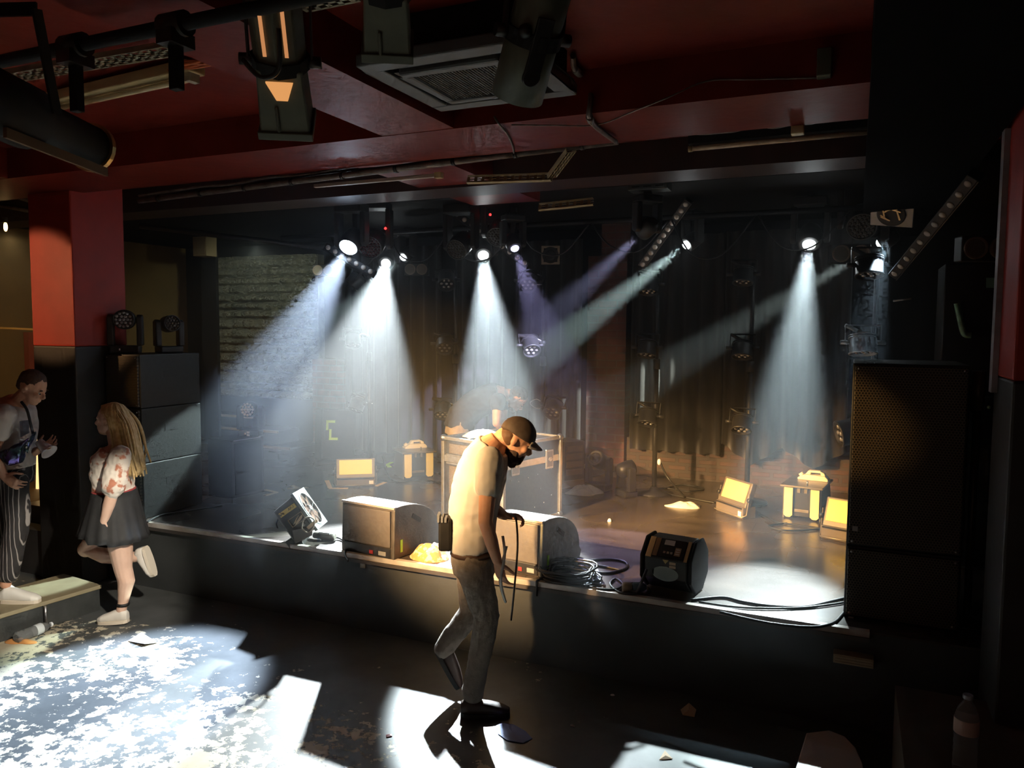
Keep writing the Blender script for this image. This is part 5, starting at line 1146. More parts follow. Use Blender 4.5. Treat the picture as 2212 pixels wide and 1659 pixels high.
def shoe(name, parent, heel, toe, up, m, sole_m, h=0.085, w=0.045, ank=None):
    d = (toe - heel); L = d.length; d.normalize(); up = (V(up) - d * V(up).dot(d)).normalized(); s = d.cross(up)
    b = MB()
    loft(b, [(heel + d * 0.0 + up * 0.045, s * w * 0.62, up * 0.035), (heel + d * L * 0.14 + up * h * 0.62, s * w * 0.85, up * h * 0.52), (heel + d * L * 0.36 + up * h * 0.58, s * w * 0.88, up * h * 0.48),
             (heel + d * L * 0.6 + up * 0.045, s * w * 0.98, up * 0.036), (heel + d * L * 0.85 + up * 0.036, s * w * 0.92, up * 0.027), (toe + up * 0.028, s * w * 0.5, up * 0.016)], 18, 2.4)
    o = bake(b, name, m, parent, 0.006, 2)
    b = MB(); k = 14; out = []
    for i in range(k): out.append((heel + d * (L * i / (k - 1)), w * (0.66 + 0.40 * math.sin(PI * min(1, (i / (k - 1)) * 1.05)) ** 0.6) * (0.62 if i in (0, k - 1) else 1)))
    vs = [p - s * q for p, q in out] + [p + s * q for p, q in reversed(out)]; vs2 = [v + up * 0.024 for v in vs]; n = len(vs)
    b.add(vs + vs2, [tuple(reversed(range(n))), tuple(range(n, 2 * n))] + [(i, (i + 1) % n, (i + 1) % n + n, i + n) for i in range(n)])
    for i in range(len(b.v)): b.v[i] = b.v[i] - o.location
    so = b.build('sole', sole_m, None); 
    so.location = so.location; so.parent = o
    return o
def sub(b, name, m, parent, **k):                          # part given in world coordinates
    for i in range(len(b.v)): b.v[i] = b.v[i] - parent.location
    return b.build(name, m, parent, **k)
SKIN = mat('skin', (0.62, 0.34, 0.22), 0.5, 0, (0.56, 0.29, 0.18), 14)
SKINP = mat('skin_pale', (0.72, 0.48, 0.36), 0.5, 0, (0.66, 0.42, 0.31), 14)
DENIM = mat('grey_brown_trousers', (0.20, 0.17, 0.145), 0.85, 0, (0.25, 0.215, 0.185), 30, bump=0.2, bscale=90)

# ---- the man in the cap, walking past the stage
D = 4.45
def P(px, py, dz=0.0): return dep(px, py, D + dz)
c = P(1117, 950); f = (RT * 0.84 - UP * 0.54 - FW * 0.05).normalized(); s = (FW * 0.999 + RT * 0.03); s = (s - f * s.dot(f)).normalized(); u = s.cross(f); u = u if u.z > 0 else -u
b = MB(); head(b, c, f, u, s)
limb(b, [(P(1070, 965), 0.068), (P(1092, 945), 0.062), (P(1108, 940), 0.062)])
tor = [(1021, 1215, .115, .155), (1020, 1160, .118, .158), (1022, 1105, .125, .165), (1034, 1040, .135, .185), (1050, 992, .120, .195), (1066, 962, .085, .165), (1078, 950, .06, .08)]
def torso(bb, off=0.0, cut=None, base=None):
    secs = []; tor = globals()['tor']
    if base: tor = [base] + [q for q in tor if q[1] < base[1] - 8]
    for i, (px, py, th, w_) in enumerate(tor[:cut]):
        a = V((tor[min(i + 1, len(tor) - 1)][0] - tor[max(i - 1, 0)][0], -(tor[min(i + 1, len(tor) - 1)][1] - tor[max(i - 1, 0)][1]), 0)).normalized()
        t_ = (RT * a.y - UP * a.x)
        secs.append((P(px, py), t_ * (th + off), FW * (w_ + off)))
    loft(bb, secs, 24, 2.3)
torso(b)
SH_N, EL_N, WR_N = P(1058, 998, -0.20), P(1049, 1128, -0.25), P(1074, 1212, -0.22)
SH_F, EL_F, WR_F = P(1066, 990, 0.20), P(1060, 1095, 0.20), P(1090, 1114, 0.05)
limb(b, [(SH_N, .058), ((SH_N + EL_N) / 2, .050), (EL_N, .041), ((EL_N + WR_N) / 2, .038), (WR_N, .027)])
limb(b, [(SH_F, .055), ((SH_F + EL_F) / 2, .048), (EL_F, .040), ((EL_F + WR_F) / 2, .037), (WR_F, .027)])
hand(b, WR_N, (RT * 0.25 - UP), FW * 0.5 + RT * 0.6, RT * 0.6 - FW * 0.7, 0.55)
hand(b, WR_F, (RT * 0.95 + UP * 0.0 - FW * 0.3), -FW * 0.5 - UP * 0.7, UP * 0.8 - FW * 0.4, 0.95)
limb(b, [(P(1024, 1220, -.09), .08), (P(1048, 1330, -.09), .055), (P(1022, 1500, -.08), .04)]); limb(b, [(P(1020, 1220, .09), .08), (P(1016, 1318, .1), .055), (P(957, 1405, .1), .04)])
man = bake(b, 'person', SKIN, None, 0.006, 3)
tag(man, 'bearded man in cap and pale t-shirt walking bent over in front of the stage', 'person')
b = MB(); torso(b, 0.016, -1, (1022, 1182, .116, .158))
for sh, el in ((SH_N, EL_N), (SH_F, EL_F)): limb(b, [(sh + UP * 0.005, .082), (sh + (el - sh) * 0.18, .078), (sh + (el - sh) * 0.42, .074)])
bake(b, 'shirt', mat('pale_tshirt', (0.58, 0.55, 0.50), 0.85, 0, (0.52, 0.49, 0.45), 12), man, 0.008, 3, 0.008, 11)
b = MB(); q = [(1022, 1170, .116, .158), (1022, 1200, .128, .168), (1026, 1232, .125, .17)]
loft(b, [(P(px, py), RT * a_, FW * w_) for px, py, a_, w_ in q], 24, 2.3)
limb(b, [(P(1022, 1222, -.085), .105), (P(1036, 1275, -.088), .092), (P(1051, 1330, -.09), .075), (P(1043, 1385, -.088), .068), (P(1030, 1450, -.085), .062), (P(1022, 1496, -.083), .064)])
limb(b, [(P(1020, 1222, .085), .104), (P(1022, 1275, .09), .092), (P(1018, 1322, .10), .076), (P(985, 1365, .10), .066), (P(958, 1400, .10), .060)])
bake(b, 'trousers', DENIM, man, 0.008, 3, 0.007, 13)
BRN = mat('brown_boot', (0.05, 0.03, 0.025), 0.5)
fl = onz(1012, 1535, 0.0); hz = P(1018, 1512, -.085); 
heel = V((hz.x, hz.y, 0.0)) - RT * 0.06; shoe('boot', man, heel, heel + RT * 0.28, UP, BRN, RUBBER)
dd = (RT * 0.35 - UP * 0.93).normalized(); h0 = P(946, 1402, .10); shoe('boot', man, h0 - RT * 0.02, h0 + dd * 0.26 + RT * 0.02, (RT * 0.9 + UP * 0.35), BRN, RUBBER)
# belt, pouch, cap, beard, hair
b = MB(); loft(b, [(P(1022, 1180), RT * .128 , FW * .168), (P(1022, 1192), RT * .133, FW * .173)], 24, 2.3); sub(b, 'belt', mat('brown_belt', (0.09, 0.045, 0.025), 0.5), man)
b = MB(); pc_ = P(966, 1148, -0.06); b.M = Matrix.Translation(pc_) @ Matrix((RT, FW, UP)).transposed().to_4x4(); b.box((-0.045, -0.07, -0.10), (0.03, 0.07, 0.09)); po = sub(b, 'belt_pouch', BLACKM, man, bevel=0.015)
b = MB()
for k in range(3): b.M = Matrix.Translation(pc_) @ Matrix((RT, FW, UP)).transposed().to_4x4(); b.box((-0.05 + 0.02 * k, -0.075, 0.07), (-0.038 + 0.02 * k, 0.0, 0.115 - 0.01 * k))
for i in range(len(b.v)): b.v[i] -= man.location
b.build('pouch_tools', mat('pouch_tools', (0.5, 0.52, 0.55), 0.35, 0.7), po)
Mh = Matrix((f, s, u)).transposed()
b = MB(); b.ball(c + f * -0.014 + u * 0.035, (0.108, 0.087, 0.098), 20, 14, Mh); CAPM = mat('cap_brown', (0.06, 0.04, 0.028), 0.8, 0, (0.09, 0.065, 0.05), 20)
b.v = [v if (v - c).dot(u) > 0.028 - 0.25 * min(0, (v - c).dot(f) + 0.02) * -1 else v - u * ((v - c).dot(u) - 0.028) for v in b.v]
cap = sub(b, 'cap', CAPM, man)
b = MB(); vs = []; n = 12
for j in range(5):
    for i in range(n + 1):
        t_ = -PI / 2 + PI * i / n; r_ = 0.0 + 0.085 * j / 4
        vs.append(c + f * (0.075 + r_ * math.cos(t_) * 0.95) + s * (0.074 * math.sin(t_) * (1 - 0.05 * j)) + u * (0.045 - 0.018 * j / 4 - 0.02 * abs(math.sin(t_)) ** 2) - man.location)
fs = [(j * (n + 1) + i, j * (n + 1) + i + 1, (j + 1) * (n + 1) + i + 1, (j + 1) * (n + 1) + i) for j in range(4) for i in range(n)]
b.add(vs, fs, True); o = b.build('cap_peak', mat('cap_peak_grey', (0.30, 0.27, 0.25), 0.8), cap, fix=False); so = o.modifiers.new('t', 'SOLIDIFY'); so.thickness = 0.006
b = MB(); 
for (x, z, r_) in ((0.048, -0.094, (0.048, 0.050, 0.042)), (0.02, -0.07, (0.06, 0.066, 0.035)), (0.07, -0.066, (0.024, 0.034, 0.02)), (0.05, -0.125, (0.03, 0.034, 0.035))): b.ball(c + f * x + u * z, r_, 16, 10, Mh)
bake(b, 'beard', mat('dark_beard', (0.035, 0.020, 0.014), 0.9, 0, (0.055, 0.032, 0.022), 60), man, 0.006, 2, 0.006, 60)
b = MB(); b.ball(c + f * -0.045 + u * -0.005, (0.070, 0.080, 0.072), 16, 10, Mh); bake(b, 'hair', mat('brown_hair', (0.10, 0.05, 0.025), 0.7), man, 0.007, 2, 0.003, 50)
eyes(man, c, f, u, s)
pts = [P(1098, 1114, 0.03), P(1108, 1114, 0.0), P(1115, 1124, 0.0), P(1118, 1180, 0.0), P(1112, 1260, 0.02), P(1104, 1340, 0.05)]
ln = spline(pts, 8); o = MB().tube(ln, 0.006, n=7).build('cable', RUBBER)
tag(o, 'black cable hanging from the hand of the man in the cap', 'cable')
b = MB(); b.cyl(P(1101, 1113, 0.0), P(1114, 1116, -0.01), 0.012, n=12); tag(b.build('jack_plug', mat('jack_silver', (0.6, 0.62, 0.65), 0.3, 0.8)), 'silver plug held in the raised hand of the man in the cap', 'plug')
pts = [P(1086, 1158, -0.2), P(1090, 1200, -0.24), P(1082, 1255, -0.27), P(1092, 1300, -0.2), P(1080, 1250, -0.19), P(1094, 1180, -0.2)]
tag(MB().tube(spline(pts, 8), 0.008, n=7).build('cable_bight', mat('white_cable', (0.75, 0.75, 0.72), 0.5)), 'loop of pale cable in the lowered hand of the man in the cap', 'cable')

# ---- technician bent over the flight case
D = 7.58
c = P(1116, 862); f = (RT * 0.62 - UP * 0.78).normalized(); s = FW; u = s.cross(f); u = u if u.dot(RT) > 0 else -u
b = MB(); head(b, c, f, u, s)
limb(b, [(P(1084, 852), .065), (P(1100, 853), .06)])
tor = [(990, 925, .13, .165), (998, 900, .135, .165), (1024, 876, .13, .165), (1056, 860, .13, .185), (1078, 853, .10, .18), (1092, 851, .07, .1)]
torso(b)
SH_N, EL_N, WR_N = P(1076, 866, -.2), P(1073, 914, -.24), P(1094, 933, -.16); SH_F, EL_F, WR_F = P(1084, 866, .2), P(1088, 908, .22), P(1112, 928, .1)
for A_, B_, C_ in ((SH_N, EL_N, WR_N), (SH_F, EL_F, WR_F)): limb(b, [(A_, .056), ((A_ + B_) / 2, .05), (B_, .042), ((B_ + C_) / 2, .038), (C_, .028)])
hand(b, WR_N, RT * 0.9 - UP * 0.25, -UP, FW, 0.35); hand(b, WR_F, RT * 0.9 - UP * 0.25, -UP, -FW, 0.35)
hipz = P(990, 930).z
for sg in (-1, 1): limb(b, [(P(990, 928, sg * .09), .09), (P(1000, 985, sg * .1), .06), (V((P(990, 985, sg * .1).x, P(990, 985, sg * .1).y, ST + 0.09)), .04)])
tec = bake(b, 'person', SKIN, None, 0.006, 3)
tag(tec, 'dark-haired man in black t-shirt bending over the flight case', 'person')
b = MB(); torso(b, 0.016, 5)
for sh, el in ((SH_N, EL_N), (SH_F, EL_F)): limb(b, [(sh, .080), (sh + (el - sh) * 0.22, .072)])
bake(b, 'shirt', mat('black_tshirt', (0.012, 0.010, 0.009), 0.9, 0, (0.018, 0.015, 0.013), 9), tec, 0.009, 3, 0.008, 10)
b = MB(); loft(b, [(P(1000, 893), RT * .10 + UP * .07, FW * .172), (P(992, 912), RT * .135 + UP * .04, FW * .178), (P(990, 935), RT * .13, FW * .178)], 22, 2.3)
for sg in (-1, 1): limb(b, [(P(990, 932, sg * .085), .11), (P(998, 960, sg * .09), .092), (P(1000, 985, sg * .1), .078), (V((P(990, 985, sg * .1).x, P(990, 985, sg * .1).y, ST + 0.06)), .06)])
bake(b, 'trousers', mat('khaki_trousers', (0.20, 0.155, 0.11), 0.85, 0, (0.24, 0.19, 0.135), 16), tec, 0.009, 3, 0.008, 12)
for sg in (-1, 1):
    h0 = P(990, 985, sg * .1); h0 = V((h0.x, h0.y, ST)) - RT * 0.06; shoe('shoe', tec, h0, h0 + RT * 0.27, UP, BLACKM, RUBBER)
Mh = Matrix((f, s, u)).transposed()
b = MB(); b.ball(c + f * -0.02 + u * 0.045, (0.098, 0.083, 0.086), 18, 12, Mh); b.ball(c + f * -0.06 + u * 0.0, (0.055, 0.075, 0.07), 14, 10, Mh); bake(b, 'hair', mat('dark_hair', (0.018, 0.011, 0.008), 0.7, 0, (0.035, 0.022, 0.016), 50), tec, 0.007, 2, 0.006, 40)
b = MB(); b.ball(c + f * 0.045 - u * 0.09, (0.045, 0.05, 0.036), 14, 8, Mh); bake(b, 'beard', MATS['dark_beard'], tec, 0.007, 2, 0.004, 60)
eyes(tec, c, f, u, s)

# ---- blonde woman stepping up at the left
D = 5.72
c = P(236, 908); f = (-RT * 0.98 + UP * 0.04 + FW * 0.12).normalized(); s = (FW + RT * 0.12).normalized(); s = (s - f * s.dot(f)).normalized(); u = s.cross(f); u = u if u.z > 0 else -u
b = MB(); head(b, c, f, u, s, 0.97)
limb(b, [(P(254, 966), .058), (P(248, 945), .052), (P(246, 930), .052)])
tor = [(252, 1120, .110, .125), (250, 1090, .115, .145), (247, 1055, .105, .14), (243, 1020, .125, .155), (246, 990, .115, .165), (253, 970, .07, .14), (256, 960, .045, .06)]
torso(b)
SH_N, EL_N, WR_N = P(258, 985, -.17), P(243, 1064, -.21), P(224, 1128, -.20); SH_F, EL_F, WR_F = P(250, 985, .17), P(222, 1060, .2), P(208, 1115, .18)
for A_, B_, C_ in ((SH_N, EL_N, WR_N), (SH_F, EL_F, WR_F)): limb(b, [(A_, .054), ((A_ + B_) / 2, .049), (B_, .043), (B_ + (C_ - B_) * 0.4, .042), (C_, .027)])
hand(b, WR_N, RT * 0.18 - UP, FW * 0.8 + RT * 0.2, -RT, 0.55, 0.92); hand(b, WR_F, -UP, -FW, -RT, 0.5, 0.92)
limb(b, [(P(258, 1135, -.07), .088), (P(260, 1180, -.07), .086), (P(266, 1228, -.06), .064), (P(273, 1255, -.06), .060), (P(266, 1300, -.05), .036), (P(262, 1318, -.05), .036)])
limb(b, [(P(250, 1125, .09), .105), (P(212, 1152, .12), .088), (P(186, 1186, .14), .062), (P(225, 1200, .14), .060), (P(268, 1205, .13), .050), (P(306, 1202, .12), .035)])
wom = bake(b, 'person', SKINP, None, 0.006, 3)
tag(wom, 'blonde long-haired woman in floral blouse and black skirt, walking away to the left', 'person')
b = MB(); torso(b, 0.018, -1, (247, 1066, .112, .148))
for sh, el in ((SH_N, EL_N), (SH_F, EL_F)): limb(b, [(sh, .078), (sh + (el - sh) * 0.4, .084), (sh + (el - sh) * 0.8, .086), (sh + (el - sh) * 0.97, .060)])
b.v = [v for v in b.v]
FLOR = mat('floral_blouse', (0.80, 0.72, 0.62), 0.8, 0, (0.50, 0.20, 0.12), 13, sharp=True)
for e in FLOR.node_tree.nodes:
    if e.type == 'VALTORGB': e.color_ramp.elements[0].position = 0.55; e.color_ramp.elements[1].position = 0.62
bake(b, 'blouse', FLOR, wom, 0.008, 3, 0.010, 16)
b = MB(); n = 72; vs = []; rows = 8
for j in range(rows + 1):
    w_ = j / rows; cc = P(247 + 1 * w_, 1058 + 100 * w_)
    for i in range(n):
        t_ = 2 * PI * i / n; pl = 1 + 0.035 * w_ * math.sin(16 * t_) 
        ax_ = (0.140 + 0.085 * w_) if math.cos(t_) > 0 else (0.135 + 0.105 * w_)
        vs.append(cc + RT * (ax_ * pl * math.cos(t_)) + FW * ((0.178 + 0.07 * w_) * pl * math.sin(t_)) + UP * (0.03 * w_ * (1 if math.cos(t_) < -0.3 else 0) - 0.02 * w_ * (1 if math.cos(t_) > 0.3 else 0)))
fs = [(j * n + i, j * n + (i + 1) % n, (j + 1) * n + (i + 1) % n, (j + 1) * n + i) for j in range(rows) for i in range(n)]
b.add(vs, fs, True); o = sub(b, 'skirt', mat('black_skirt', (0.018, 0.018, 0.018), 0.7, 0, (0.026, 0.026, 0.026), 20), wom, fix=False); so = o.modifiers.new('t', 'SOLIDIFY'); so.thickness = 0.005
b = MB(); loft(b, [(P(246, 1056), RT * .140, FW * .178), (P(247, 1064), RT * .145, FW * .182)], 24); sub(b, 'waistband', mat('red_waistband', (0.35, 0.05, 0.05), 0.7), wom)
# hair: ridged strands in one mass
b = MB(); n = 96; hs = [(246, 869, .02, .02), (243, 875, .075, .062), (245, 890, .102, .088), (251, 908, .112, .098), (259, 930, .112, .104), (265, 955, .112, .118), (271, 980, .112, .13), (277, 1000, .105, .125), (284, 1015, .085, .10), (288, 1026, .05, .06)]
vs = []
for j, (px, py, a_, w_) in enumerate(hs):
    for i in range(n):
        t_ = 2 * PI * i / n; rg = 1 + 0.035 * math.sin(13 * t_ + 0.5 * math.sin(j)) + 0.025 * math.sin(29 * t_ + j * 0.7)
        x = a_ * math.cos(t_); front = 1.0
        if 2 <= j <= 5 and math.cos(t_) < -0.1: front = 0.42 if j > 2 else 0.80
        vs.append(P(px, py) + RT * x * rg * front + FW * w_ * math.sin(t_) * rg)
fs = [(j * n + i, j * n + (i + 1) % n, (j + 1) * n + (i + 1) % n, (j + 1) * n + i) for j in range(len(hs) - 1) for i in range(n)]
b.add(vs, fs, True); b.add(vs[:n], [tuple(range(n))]); b.add(vs[-n:], [tuple(range(n))])
for sg in (-1, 1): pass
HAIRB = mat('blonde_hair', (0.55, 0.36, 0.14), 0.5, 0, (0.70, 0.52, 0.26), 40, spec=0.6)
ho = sub(b, 'hair', HAIRB, wom)
b = MB()
for i in range(26):
    rr = random.Random(i); y0 = rr.uniform(-0.10, 0.10); x0 = rr.uniform(-0.02, 0.105)
    pts = [P(244, 880) + RT * x0 * 0.5 + FW * y0 * 0.6, P(254, 915) + RT * (0.02 + x0 * 0.9) + FW * y0 * 1.05, P(266, 965) + RT * (0.03 + x0 * 0.85) + FW * y0 * 1.2, P(276 + rr.uniform(-6, 14), 1010 + rr.uniform(-8, 22)) + RT * (0.02 + x0 * 0.7) + FW * y0 * 1.1]
    pl_ = spline(pts, 6); b.tube([p - wom.location for p in pl_], 0, 6, True, [0.013 * (1 - 0.55 * k / len(pl_)) for k in range(len(pl_))])
o = b.build('hair_strands', HAIRB, None, fix=False); o.parent = ho; 
eyes(wom, c, f, u, s, 0.97)
WSH = mat('white_sneaker', (0.75, 0.71, 0.64), 0.6, 0, (0.66, 0.62, 0.55), 10); WSO = mat('cream_sole', (0.70, 0.62, 0.50), 0.6)
fp = onz(244, 1341, 0.0); h0 = P(277, 1322, -.05); h0 = V((h0.x, h0.y, 0.012)); sh_ = shoe('sneaker', wom, h0, V((P(212, 1335, -.05).x, P(212, 1335, -.05).y, 0.0)), UP, WSH, WSO, 0.095, 0.044)
k = P(308, 1200, .12); shoe('sneaker', wom, k + RT * 0.03 + UP * 0.075, k + RT * 0.10 - UP * 0.155, (-RT * 0.9 - UP * 0.2), WSH, WSO, 0.095, 0.044)
b = MB(); b.lathe([(0.042, 0), (0.046, 0.01), (0.042, 0.02)], P(266, 1308, -.05) - wom.location, UP, 18); b.build('anklet', RUBBER, wom)

# ---- young man at the far left on the step
D = 5.62
c = P(70, 838); f = (RT * 0.88 - UP * 0.46).normalized(); s = FW; u = s.cross(f); u = u if u.z > 0 else -u
b = MB(); head(b, c, f, u, s)
limb(b, [(P(30, 880), .066), (P(46, 862), .060), (P(60, 850), .060)])
tor = [(22, 1035, .125, .16), (24, 1005, .122, .16), (25, 960, .125, .165), (26, 915, .130, .185), (24, 885, .11, .195), (28, 868, .075, .15), (34, 860, .05, .07)]
torso(b)
SH_N, EL_N, WR_N = P(12, 895, -.20), P(-14, 975, -.24), P(8, 1028, -.20); SH_F, EL_F, WR_F = P(30, 895, .2), P(52, 985, .2), P(84, 972, .0)
for A_, B_, C_ in ((SH_N, EL_N, WR_N), (SH_F, EL_F, WR_F)): limb(b, [(A_, .055), ((A_ + B_) / 2, .046), (B_, .039), ((B_ + C_) / 2, .037), (C_, .027)])
hand(b, WR_N, RT * 0.7 - UP * 0.5, FW, RT * 0.4 + UP, 0.6); hand(b, WR_F, RT * 0.75 + UP * 0.35, UP * 0.3 + FW * 0.4 - RT * 0.1, UP - FW * 0.4, 0.75)
limb(b, [(P(24, 1035, -.085), .085), (P(38, 1130, -.08), .06), (P(16, 1235, -.08), .04), (P(12, 1262, -.08), .038)]); limb(b, [(P(20, 1035, .085), .085), (P(10, 1130, .09), .06), (P(-34, 1230, .1), .04), (P(-38, 1262, .1), .038)])
boy = bake(b, 'person', SKIN, None, 0.006, 3)
tag(boy, 'short-haired young man in white t-shirt looking down at the left edge', 'person')
b = MB(); torso(b, 0.015, -1, (24, 1008, .122, .165))
for sh, el in ((SH_N, EL_N), (SH_F, EL_F)): limb(b, [(sh, .076), (sh + (el - sh) * 0.5, .068)])
bake(b, 'shirt', mat('white_tshirt', (0.66, 0.60, 0.55), 0.85, 0, (0.58, 0.53, 0.48), 9), boy, 0.008, 3, 0.006, 12)
STRI = mat('striped_trousers', (0.02, 0.018, 0.018), 0.8)
nt = STRI.node_tree; wv_ = nt.nodes.new('ShaderNodeTexWave'); wv_.inputs['Scale'].default_value = 12; wv_.inputs['Distortion'].default_value = 0.0; rp_ = nt.nodes.new('ShaderNodeValToRGB'); rp_.color_ramp.elements[0].position = 0.9; rp_.color_ramp.elements[1].position = 0.97
rp_.color_ramp.elements[0].color = (0.02, 0.017, 0.017, 1); rp_.color_ramp.elements[1].color = (0.30, 0.27, 0.25, 1); tcn = nt.nodes.new('ShaderNodeTexCoord'); mpn = nt.nodes.new('ShaderNodeMapping'); mpn.inputs['Rotation'].default_value = (0, 0, R(-24)); nt.links.new(tcn.outputs['Object'], mpn.inputs['Vector']); nt.links.new(mpn.outputs['Vector'], wv_.inputs['Vector']); nt.links.new(wv_.outputs['Fac'], rp_.inputs['Fac']); nt.links.new(rp_.outputs['Color'], nt.nodes['Principled BSDF'].inputs['Base Color'])
b = MB(); loft(b, [(P(24, 998), RT * .132, FW * .17), (P(23, 1020), RT * .135, FW * .175), (P(22, 1045), RT * .13, FW * .175)], 22, 2.3)
limb(b, [(P(26, 1040, -.085), .108), (P(34, 1085, -.08), .095), (P(38, 1130, -.08), .082), (P(28, 1185, -.08), .076), (P(18, 1238, -.08), .072)]); limb(b, [(P(18, 1040, .085), .108), (P(12, 1130, .09), .082), (P(-30, 1232, .1), .07)])
bake(b, 'trousers', STRI, boy, 0.008, 3, 0.006, 12)
Mh = Matrix((f, s, u)).transposed()
b = MB(); b.ball(c + f * -0.020 + u * 0.052, (0.095, 0.080, 0.079), 18, 12, Mh); b.ball(c + f * -0.065 + u * 0.012, (0.046, 0.070, 0.066), 14, 10, Mh); bake(b, 'hair', mat('red_brown_hair', (0.06, 0.025, 0.015), 0.75, 0, (0.09, 0.04, 0.022), 60), boy, 0.007, 2, 0.005, 50)
eyes(boy, c, f, u, s)
h0 = P(2, 1288, -.08); h0 = V((h0.x, h0.y, 0.20)); t0 = P(72, 1290, -.08); t0 = V((t0.x, t0.y, 0.20)); t0 = h0 + (t0 - h0).normalized() * 0.28
shoe('sneaker', boy, h0, t0, UP, mat('bright_sneaker', (0.80, 0.78, 0.72), 0.6), WSO, 0.10, 0.046)
h1 = P(-50, 1280, .1); h1 = V((h1.x, h1.y, 0.20)); shoe('sneaker', boy, h1, h1 + RT * 0.28, UP, MATS['bright_sneaker'], WSO, 0.10, 0.046)
# chest pouch, pocket and cap in the hand
HOLO = mat('holographic_vinyl', (0.05, 0.14, 0.11), 0.15, 0.7, (0.12, 0.06, 0.30), 14, bump=0.5, bscale=18)
b = MB(); a0, a1, a2, a3 = P(-6, 985, -.22), P(24, 990, -.22), P(52, 975, -.19), P(72, 938, -.12)
loft(b, [(a0, UP * .02, FW * .02), (a1 + UP * .02, UP * .07 + RT * 0.01, FW * .04), (a2, UP * .085 + RT * .02, FW * .045), (P(66, 952, -.15), UP * .06 + RT * 0.03, FW * .035), (a3, UP * .02 + RT * .02, FW * .015)], 18, 2.4)
pouch = bake(b, 'chest_pouch', HOLO, boy, 0.007, 2, 0.008, 14)
b = MB(); pts = [P(46, 868, -.16), P(58, 885, -.175), P(66, 915, -.16), P(72, 940, -.12)]; b.tube([p - boy.location for p in spline(pts, 6)], 0.010, n=6); b.build('pouch_strap', RUBBER, boy)
b = MB(); b.hexa([P(42, 910, -.178), P(62, 907, -.168), P(62, 907, -.15), P(42, 910, -.16), P(44, 945, -.185), P(64, 935, -.172), P(64, 935, -.15), P(44, 945, -.16)]); sub(b, 'shirt_pocket', mat('blue_grey_pocket', (0.20, 0.24, 0.32), 0.8), boy, bevel=0.004)
b = MB(); cc = P(96, 966, -.03)
b.lathe([(0.030, -0.06), (0.034, -0.02), (0.045, 0.03), (0.06, 0.055), (0.056, 0.055), (0.03, 0.0), (0.024, -0.055)], cc, (RT * 0.75 - UP * 0.6 - FW * 0.2), 22); tag(b.build('paper_cup', mat('white_cup', (0.78, 0.74, 0.72), 0.5)), 'white crumpled cup held by the young man at the left edge', 'cup')

bpy.data.scenes.remove(BK['ts'])
# ------------------------------------------------------------------ left wing, steps and litter on the hall floor
STEPF = mat('step_front_paint', (0.03, 0.033, 0.032), 0.5, 0, (0.05, 0.054, 0.052), 10, bump=0.1)
PALETOP = mat('pale_step_top', (0.30, 0.26, 0.16), 0.55, 0, (0.24, 0.20, 0.12), 6)  # tread in a paler colour than the riser
c1 = onz(215, 1263, 0.20); e1 = onz(76, 1304, 0.20); d_ = (c1 - e1).normalized(); bk = V((-d_.y, d_.x, 0))
t = thing('step_block', 'low black step with pale top at the left edge', 'step', V((c1.x, c1.y, 0)), math.atan2(d_.y, d_.x))
MB().box((-1.5, 0.0, 0), (0, 0.50, 0.17)).build('riser', STEPF, t, bevel=0.004)
MB().box((-1.5, -0.015, 0.17), (0.01, 0.50, 0.20)).build('tread', PALETOP, t, bevel=0.005)
MB().cyl((-0.42, -0.02, 0.03), (-0.42, -0.02, 0.17), 0.012, n=8).build('hinge_bar', STEEL, t)
struct(MB().box((-9.4, 4.45, 0), (-6.9, 5.9, 0.40)).box((-6.9, 4.35, 0), (-6.36, 4.54, 0.40)).build('side_platform_slab', BLKP))
struct(MB().box((-9.4, 4.44, 0.40), (-6.9, 5.9, 0.43)).build('side_platform_floor', mat('brown_platform', (0.10, 0.065, 0.03), 0.6, 0, (0.14, 0.09, 0.04), 4)))
# lit doorway behind the young man
p0, p1 = dep(72, 905, 8.6), dep(92, 1075, 8.6)
struct(MB().box((-9.49, 6.3, 0.0), (-9.4, 7.6, 2.1)).build('door_1', mat('red_door', (0.30, 0.04, 0.02), 0.5)))
t = thing('lit_door_strip', 'tall narrow warm bright strip of the doorway beside the left pillar', 'light', dep(84, 1070, 8.3))
a, c = dep(84, 1062, 8.3) - t.location, dep(86, 918, 8.3) - t.location
MB().bar(a, c, 0.05, 0.03).build('tube', emat('warm_strip', (1.0, 0.62, 0.25), 1.6), t); MB().bar(a - UP * 0.05, c + UP * 0.05, 0.09, 0.02).build('channel', BLACKM, t)  # glowing bar stands for the bright strip of the doorway
for o_ in t.children:
    if o_.name.startswith('channel'): o_.location = FW * 0.03
t = thing('wall_lamp', 'small glowing bulb high at the left edge', 'lamp', dep(12, 490, 7.5))
MB().ball((0, 0, 0), (0.018, 0.018, 0.045), 12, 8).build('bulb', emat('bulb_glow', (1.0, 0.65, 0.25), 8), t); MB().cyl((0, 0, 0.04), (0, 0, 0.09), 0.02, n=10).build('socket', BLACK, t)
p, q = dep(-6, 708, 8.2), dep(84, 712, 8.2); tag(MB().bar(p, q, 0.03, 0.02).build('wall_rail', mat('ochre_rail', (0.26, 0.17, 0.06), 0.5)), 'thin ochre rail on the wall left of the red pillar', 'rail')
